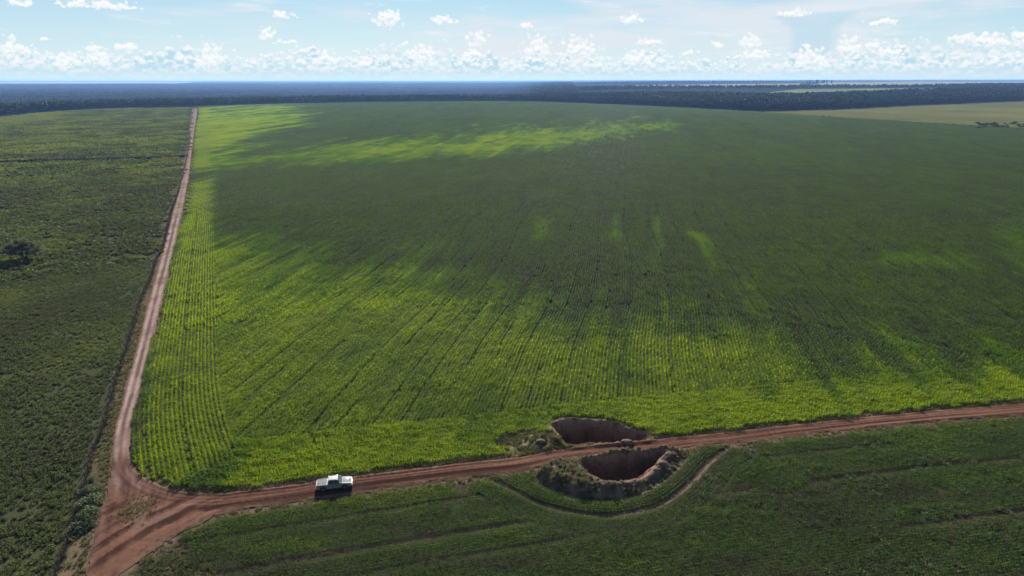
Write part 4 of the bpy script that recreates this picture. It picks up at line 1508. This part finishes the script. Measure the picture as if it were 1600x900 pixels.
# ------------------------------------------------------------------ far fields lying on the land
def far_field(name, px_ring, col, dz=.35, pts=None):
    ring = np.array([Gh(*p) for p in px_ring]) if pts is None else pts
    # densify the outline and fill, following the land
    r = np.vstack([ring[i] + (ring[(i + 1) % len(ring)] - ring[i]) * np.linspace(0, 1, 14)[:-1, None] for i in range(len(ring))])
    r = r + (np.c_[fbm(r[:, 0] / 40, r[:, 1] / 40, 121, 3), fbm(r[:, 0] / 40, r[:, 1] / 40, 122, 3)] - .5) * 12
    x0, y0 = r.min(0); x1, y1 = r.max(0)
    gx, gy = np.meshgrid(np.linspace(x0, x1, 46), np.linspace(y0, y1, 46))
    p = np.c_[gx.ravel(), gy.ravel()]
    p = p[inside(p[:, 0], p[:, 1], r)]
    allp = np.vstack([r, p])
    v2, _, f, _, _, _ = geometry.delaunay_2d_cdt([Vector(q) for q in allp], [], [list(range(len(r)))], 1, 1e-3)
    V = np.array([(q[0], q[1]) for q in v2]); F = np.array([t for t in f if len(t) == 3])
    n = fbm(V[:, 0] / 120, V[:, 1] / 120, 123, 3)[:, None]
    me = mesh_np(name, np.c_[V, height(V[:, 0], V[:, 1]) + dz], F, True)
    set_col(me, 'tint', np.array(col) * (.75 + .5 * n))
    add(name, me, M['farfield'], kind='structure')


far_field('pale_field', None, (0.105, 0.106, 0.038), .25, PALE)
far_field('distant_field', [(1180, 147), (1300, 146), (1600, 148.5), (1850, 150), (1850, 137.6), (1600, 137.6), (1400, 138.4), (1250, 139.6)], (0.13, 0.165, 0.08), .8)
far_field('distant_field', [(940, 138.4), (1050, 137.0), (1200, 136.0), (1250, 134.8), (1250, 130.5), (1100, 132.0), (960, 134.4)], (0.24, 0.20, 0.15), .8)
far_field('distant_field', [(1255, 135.0), (1400, 134.2), (1600, 131), (1850, 130), (1850, 127.4), (1600, 127.6), (1400, 127.8), (1290, 129.0)], (0.22, 0.21, 0.13), .8)
far_field('distant_field', None, (0.30, 0.28, 0.24), 1.0,
          np.array([[-9800, 11000], [-6500, 10200], [-5200, 11200], [-7200, 17000], [-10500, 19000], [-13000, 15000]], float))


# ------------------------------------------------------------------ fence
def build_fence():
    root = add('wire_fence', None, label='old wire fence with weathered wooden posts between pasture and track', cat='fence')
    p = FENCE[::-1]
    d = np.r_[0, np.cumsum(np.linalg.norm(np.diff(p, axis=0), axis=1))]
    s, stops = 0.0, []
    while s < d[-1] and len(stops) < 280:
        stops.append(s)
        x = np.interp(s, d, p[:, 0]); y = np.interp(s, d, p[:, 1])
        s += 3.2 if math.hypot(x, y) < 420 else 9.0
    q = np.c_[np.interp(stops, d, p[:, 0]), np.interp(stops, d, p[:, 1])]
    z = height(q[:, 0], q[:, 1])
    meshes = []
    for k in range(4):
        v, f = tube([(0, 0, -.3), (rng.normal(0, .03), rng.normal(0, .03), .7), (rng.normal(0, .07), rng.normal(0, .07), 1.45)], [.09, .085, .075], 7)
        f = np.vstack([f, [[14, 14 + i, 15 + i] for i in range(1, 6)]])
        me = mesh_np('post', v, f, False); me.materials.append(M['post'])
        meshes.append(me)
    for i in range(len(q)):
        o = add('post', meshes[i % 4], parent=root)
        o.location = (q[i, 0], q[i, 1], z[i])
        o.rotation_euler = (0, 0, rng.uniform(0, 6.28))
    for hz in (.35, .65, .95, 1.25):
        v, f = tube([(q[i, 0], q[i, 1], z[i] + hz + rng.normal(0, .015)) for i in range(len(q))], [.008] * len(q), 4)
        add('wire', mesh_np('wire', v, f), M['wire'], root)


build_fence()


# loose soil spilled round the pits
def build_loose_soil():
    P = []
    for k in range(4):
        bm = bmesh.new()
        bmesh.ops.create_icosphere(bm, subdivisions=2, radius=1.0)
        for v in bm.verts:
            v.co *= rng.uniform(.65, 1.15)
            v.co.z *= .7
        me = bpy.data.meshes.new('soil_lump'); bm.to_mesh(me); bm.free()
        me.materials.append(M['clod'])
        P.append(bpy.data.objects.new('soil_lump', me))
    x = rng.uniform(-8, 46, 14000); y = rng.uniform(72, 122, 14000)
    du, dl = sdf(x, y, PIT_U), sdf(x, y, PIT_L)
    d = np.maximum(du, dl)
    bank_ = inside(x, y, TOE_POLY) & (rng.random(len(x)) < .10)
    ok = ((d > -1.6) & (d < 2.5) & (rng.random(len(x)) < .32)) | bank_
    ok &= ~inside(x, y, np.vstack([EB, ES, EL[::-1]]))
    x, y = x[ok], y[ok]
    n = len(x)
    s = .07 + .26 * rng.random(n) ** 3
    scatter('loose_soil', x, y, rng.uniform(0, 6.28, n), s, rng.integers(0, 4, n), rng.random(n), P, kind='stuff',
            label='loose red brown soil lumps spilled round the two pits', cat='soil')


build_loose_soil()


# clods of earth on the lip of the upper pit
def build_clods():
    for k, (px, py, s, lab) in enumerate(((980, 694.5, .75, 'large dark clod of earth on the road side lip of the upper pit'),
                                          (965, 695.5, .40, 'small dark clod of earth beside the large one by the upper pit'),
                                          (845, 697.0, .55, 'earth lump on the weedy spoil heap west of the upper pit'))):
        bm = bmesh.new()
        bmesh.ops.create_icosphere(bm, subdivisions=3, radius=1.0)
        for v in bm.verts:
            n = fbm(np.array([v.co.x * 1.6 + 9 * k]), np.array([v.co.y * 1.6 + v.co.z * 1.9]), 131 + k, 4)[0]
            v.co *= .72 + .6 * n
            v.co.z *= .62; v.co.x *= 1.35
        me = bpy.data.meshes.new('earth_clod'); bm.to_mesh(me); bm.free()
        o = add('earth_clod', me, M['clod'], label=lab, cat='clod')
        x, y = G(px, py)
        o.location = (x, y, h1(x, y) + s * .22)
        o.scale = (s, s, s)


build_clods()


# ------------------------------------------------------------------ pickup
def build_truck():
    A = np.array(G(505, 769.5)); B = np.array(G(540.0, 765.5))
    hd = (B - A) / np.linalg.norm(B - A)
    ang = math.atan2(hd[1], hd[0])
    nrm = np.array([-hd[1], hd[0]])
    c = (A + B) / 2 + nrm * .80
    root = add('pickup_truck', None, label='silver double cab pickup truck stopped on the red dirt road', cat='pickup truck')
    root.location = (c[0], c[1], h1(c[0], c[1]) + .135)
    root.rotation_euler = (0, 0, ang)
    root.scale = (.97, .97, .97)
    paint = plain('silver_paint', (0.17, 0.175, 0.19), .62, .20, .3, .12, 2.0, **{'Coat Weight': .12, 'Coat Roughness': .08})
    cover = plain('bed_cover_cloth', (0.36, 0.355, 0.34), .8, 0, .1, .15, 2.5)
    black = plain('black_plastic', (0.015, 0.015, 0.017), .6, 0, .4)
    rubber = plain('tyre_rubber', (0.022, 0.021, 0.02), .85, 0, .3, .3)
    alloy = plain('wheel_alloy', (0.35, 0.35, 0.36), .4, .8, .5)
    chrome = plain('chrome', (0.75, 0.75, 0.76), .18, .95, .5, .03)
    glass, kg, og = new_mat('tinted_glass')
    kb = principled(kg, c4(0.02, 0.03, 0.035), .05, 0.0, .8)
    kg.l.new(kb.outputs[0], og.inputs[0])
    red = plain('tail_lamp_red', (0.35, 0.01, 0.01), .2, 0, .5)
    lens = plain('head_lamp_lens', (0.7, 0.72, 0.74), .08, .2, .6, .03)

    def obj(name, bm, mat, parent=root, bevel=0.0, seg=2, smooth=True):
        if bevel:
            bmesh.ops.bevel(bm, geom=list(bm.edges), offset=bevel, segments=seg, affect='EDGES', profile=.6)
        bmesh.ops.recalc_face_normals(bm, faces=bm.faces)
        me = bpy.data.meshes.new(name); bm.to_mesh(me); bm.free()
        if smooth:
            for p in me.polygons:
                p.use_smooth = True
            try:
                me.set_sharp_from_angle(angle=math.radians(38))
            except Exception:
                pass
        return add(name, me, mat, parent)

    def hull8(lo, hi):
        """solid between a bottom rectangle and a top rectangle: (x0,x1,y0,y1,z)"""
        bm = bmesh.new()
        vs = []
        for (x0, x1, y0, y1, z) in (lo, hi):
            vs += [bm.verts.new(p) for p in ((x0, y0, z), (x1, y0, z), (x1, y1, z), (x0, y1, z))]
        for f in ((0, 3, 2, 1), (4, 5, 6, 7), (0, 1, 5, 4), (1, 2, 6, 5), (2, 3, 7, 6), (3, 0, 4, 7)):
            bm.faces.new([vs[i] for i in f])
        return bm

    def box(x0, x1, y0, y1, z0, z1):
        return hull8((x0, x1, y0, y1, z0), (x0, x1, y0, y1, z1))

    # body side profile with wheel arches, lofted over five widths (shoulder line widest)
    XW = (-1.62, 1.55)
    top = [(-2.56, 1.10), (-.98, 1.12), (-.92, 1.08), (1.02, 1.08), (1.16, 1.13), (1.7, 1.11), (2.25, 1.05), (2.50, .96), (2.58, .84)]
    bot = [(2.60, .52), (2.42, .42)]
    for xw in XW[::-1]:
        bot += [(xw + .47 * math.cos(t), .40 + .47 * math.sin(t)) for t in np.linspace(0.05, math.pi - .05, 9)]
        if xw > 0:
            bot += [(1.0, .36), (-1.05, .36)]
    bot += [(-2.42, .46), (-2.58, .56)]
    prof = top + bot
    bm = bmesh.new()
    rows = []
    for yy, sh in ((-.905, .98), (-.925, 1.0), (-.80, 1.0)):
        rows.append([bm.verts.new((x * (1 if abs(yy) < .93 else 1), yy, (z if z < .75 or yy != -.905 else z - .05 * (z > 1)))) for x, z in prof])
    for yy in (.80, .925, .905):
        rows.append([bm.verts.new((x, yy, (z if z < .75 or yy != .905 else z - .05 * (z > 1)))) for x, z in prof])
    n = len(prof)
    order = [0, 1, 2, 3, 4, 5]
    # sides lean in at top and bottom
    for r_, k_ in ((0, 1), (5, 1)):
        for v in rows[r_]:
            v.co.y *= .985
    for a, b in zip(order[:-1], order[1:]):
        for i in range(n):
            j = (i + 1) % n
            bm.faces.new((rows[a][i], rows[a][j], rows[b][j], rows[b][i]))
    bm.faces.new(rows[0][::-1]); bm.faces.new(rows[5])
    bmesh.ops.triangulate(bm, faces=[f for f in bm.faces if len(f.verts) > 4])
    obj('body', bm, paint)
    # bonnet
    bm = bmesh.new()
    hs = []
    for x, z, w in ((1.10, 1.15, .80), (1.5, 1.165, .80), (2.0, 1.135, .78), (2.40, 1.06, .72), (2.50, 1.0, .66)):
        hs.append([bm.verts.new((x, y * w, z - .05 * abs(y) ** 3)) for y in (-1, -.6, 0, .6, 1)])
    for a, b in zip(hs[:-1], hs[1:]):
        for i in range(4):
            bm.faces.new((a[i], a[i + 1], b[i + 1], b[i]))
    ext = bmesh.ops.solidify(bm, geom=list(bm.faces), thickness=-.04)
    obj('bonnet', bm, paint)
    # cabin shell and panes
    lo = (-.95, 1.22, -.86, .86, 1.07); hi = (-.82, .56, -.74, .74, 1.70)
    cab = obj('cabin', hull8(lo, hi), paint, bevel=.05, seg=3)

    def pane(name, pts, out):
        """a pane lying OUT proud of the shell"""
        bm = bmesh.new()
        P = [Vector(p) for p in pts]
        nn = (P[1] - P[0]).cross(P[2] - P[0]).normalized() * out
        a = [bm.verts.new(p + nn) for p in P]; b = [bm.verts.new(p - nn * 2) for p in P]
        bm.faces.new(a); bm.faces.new(b[::-1])
        for i in range(len(P)):
            j = (i + 1) % len(P)
            bm.faces.new((a[i], b[i], b[j], a[j]))
        return obj(name, bm, glass, smooth=False)

    def lerp(u, v, side):
        """point on the cabin side: u along (0 rear..1 front), v up"""
        x0 = lo[0] + (hi[0] - lo[0]) * v; x1 = lo[1] + (hi[1] - lo[1]) * v
        y = (lo[3] + (hi[3] - lo[3]) * v) * side
        return (x0 + (x1 - x0) * u, y, lo[4] + (hi[4] - lo[4]) * v)
    for s in (-1, 1):
        for (u0, u1, w0, w1) in ((.10, .46, .13, .45), (.50, .90, .50, .83)):
            pts = [lerp(u0, .14, s), lerp(u1, .14, s), lerp(w1, .88, s), lerp(w0, .88, s)]
            pane('side_window', pts if s < 0 else pts[::-1], .010)
    f = lambda v, y: (lo[1] + (hi[1] - lo[1]) * v, (lo[3] + (hi[3] - lo[3]) * v) * y, lo[4] + (hi[4] - lo[4]) * v)
    pane('windscreen', [f(.10, -.90), f(.10, .90), f(.92, .88), f(.92, -.88)], .010)
    g_ = lambda v, y: (lo[0] + (hi[0] - lo[0]) * v, (lo[3] + (hi[3] - lo[3]) * v) * y, lo[4] + (hi[4] - lo[4]) * v)
    pane('rear_window', [g_(.20, .85), g_(.20, -.85), g_(.88, -.82), g_(.88, .82)], .010)
    for s in (-1, 1):
        obj('roof_rail', box(-.66, .42, s * .66 - .025, s * .66 + .025, 1.705, 1.75), black, bevel=.012)
    # load bed cover with two folds, rim, and the bed's roll bar
    bm = bmesh.new()
    cs = []
    for x, z in ((-2.52, 1.125), (-2.1, 1.17), (-1.75, 1.15), (-1.4, 1.17), (-1.04, 1.135)):
        cs.append([bm.verts.new((x, y, z - .03 * abs(y / .84) ** 4)) for y in (-.84, -.45, 0, .45, .84)])
    for a, b in zip(cs[:-1], cs[1:]):
        for i in range(4):
            bm.faces.new((a[i], b[i], b[i + 1], a[i + 1]))
    bmesh.ops.solidify(bm, geom=list(bm.faces), thickness=.05)
    obj('bed_cover', bm, cover)
    for s in (-1, 1):
        obj('bed_rail', box(-2.55, -1.02, s * .885 - .04, s * .885 + .035, 1.09, 1.155), paint, bevel=.015)
    obj('tailgate', box(-2.605, -2.565, -.76, .76, .66, 1.08), paint, bevel=.012)
    obj('rear_bumper', box(-2.72, -2.57, -.86, .86, .50, .66), chrome, bevel=.03)
    obj('front_bumper', hull8((2.50, 2.70, -.84, .84, .40), (2.52, 2.74, -.88, .88, .68)), paint, bevel=.04)
    gr = obj('grille', box(2.55, 2.625, -.46, .46, .70, .92), black, bevel=.012)
    for z in (.75, .81, .87):
        obj('grille_bar', box(2.62, 2.645, -.43, .43, z - .012, z + .012), chrome, gr)
    for s in (-1, 1):
        obj('headlight', hull8((2.36, 2.60, s * .70 - .17, s * .70 + .17, .74), (2.28, 2.55, s * .70 - .17, s * .70 + .17, .93)), lens, bevel=.02)
        obj('tail_light', box(-2.61, -2.50, s * .84 - .075, s * .84 + .075, .70, 1.04), red, bevel=.015)
        m = obj('mirror', hull8((.82, .95, s * 1.03 - .11, s * 1.03 + .11, 1.12), (.84, .94, s * 1.03 - .10, s * 1.03 + .10, 1.32)), paint, bevel=.025)
        obj('mirror_arm', box(.86, .92, min(s * .84, s * .96), max(s * .84, s * .96), 1.13, 1.17), black, m)
        for x in (-.55, .42):
            obj('door_handle', box(x - .09, x + .09, s * .93 - .018, s * .93 + .018, .96, .995), chrome, bevel=.008)
        obj('side_step', box(-1.0, .98, s * .90 - .07, s * .90 + .07, .33, .38), black, bevel=.012)
        for xw in XW:
            # tyre as a turned ring, rim with five spokes
            bm = bmesh.new()
            pr = [(.25, -.12), (.34, -.13), (.385, -.105), (.395, 0), (.385, .105), (.34, .13), (.25, .12)]
            ring = []
            for q in range(28):
                t = 2 * math.pi * q / 28
                ring.append([bm.verts.new((xw + r_ * math.cos(t), s * .80 + w_, .395 + r_ * math.sin(t))) for r_, w_ in pr])
            for q in range(28):
                a, b = ring[q], ring[(q + 1) % 28]
                for i in range(len(pr)):
                    j = (i + 1) % len(pr)
                    bm.faces.new((a[i], a[j], b[j], b[i]))
            wh = obj('wheel', bm, rubber)
            bm = bmesh.new()
            yo = s * .80 + s * .085
            cv = bm.verts.new((xw, yo + s * .02, .395))
            rim = [bm.verts.new((xw + .255 * math.cos(t), yo, .395 + .255 * math.sin(t))) for t in np.linspace(0, 2 * math.pi, 31)[:-1]]
            hub = [bm.verts.new((xw + .07 * math.cos(t), yo + s * .02, .395 + .07 * math.sin(t))) for t in np.linspace(0, 2 * math.pi, 31)[:-1]]
            for i in range(30):
                j = (i + 1) % 30
                bm.faces.new((cv, hub[i], hub[j]))
                if i % 6 in (0, 1):
                    bm.faces.new((hub[i], rim[i], rim[j], hub[j]))
            inner = [bm.verts.new((xw + .228 * math.cos(t), yo + s * .004, .395 + .228 * math.sin(t))) for t in np.linspace(0, 2 * math.pi, 31)[:-1]]
            for i in range(30):
                j = (i + 1) % 30
                bm.faces.new((inner[i], rim[i], rim[j], inner[j]))
            obj('rim', bm, alloy, wh)
    obj('underbody', box(-2.35, 2.35, -.62, .62, .34, .56), black, bevel=.02)


build_truck()


# ------------------------------------------------------------------ the blue tropical air
def build_haze():
    me = bpy.data.meshes.new('haze')
    bm = bmesh.new()
    bmesh.ops.create_cube(bm, size=1.0)
    z0, z1 = -42.0, 68.0
    for v in bm.verts:
        v.co.x *= 64000; v.co.y *= 64000
        v.co.z = z1 if v.co.z > 0 else z0
    bm.to_mesh(me); bm.free()
    m, k, out = new_mat('haze_air')
    pv = k.n.new('ShaderNodeVolumePrincipled')
    pv.inputs['Color'].default_value = c4(0.27, 0.50, 1.0)
    pv.inputs['Density'].default_value = 4.4e-5
    pv.inputs['Anisotropy'].default_value = 0.25
    k.l.new(pv.outputs[0], out.inputs['Volume'])
    add('haze', me, m, label='pale blue air between the camera and the far land', cat='haze', kind='stuff')


build_haze()
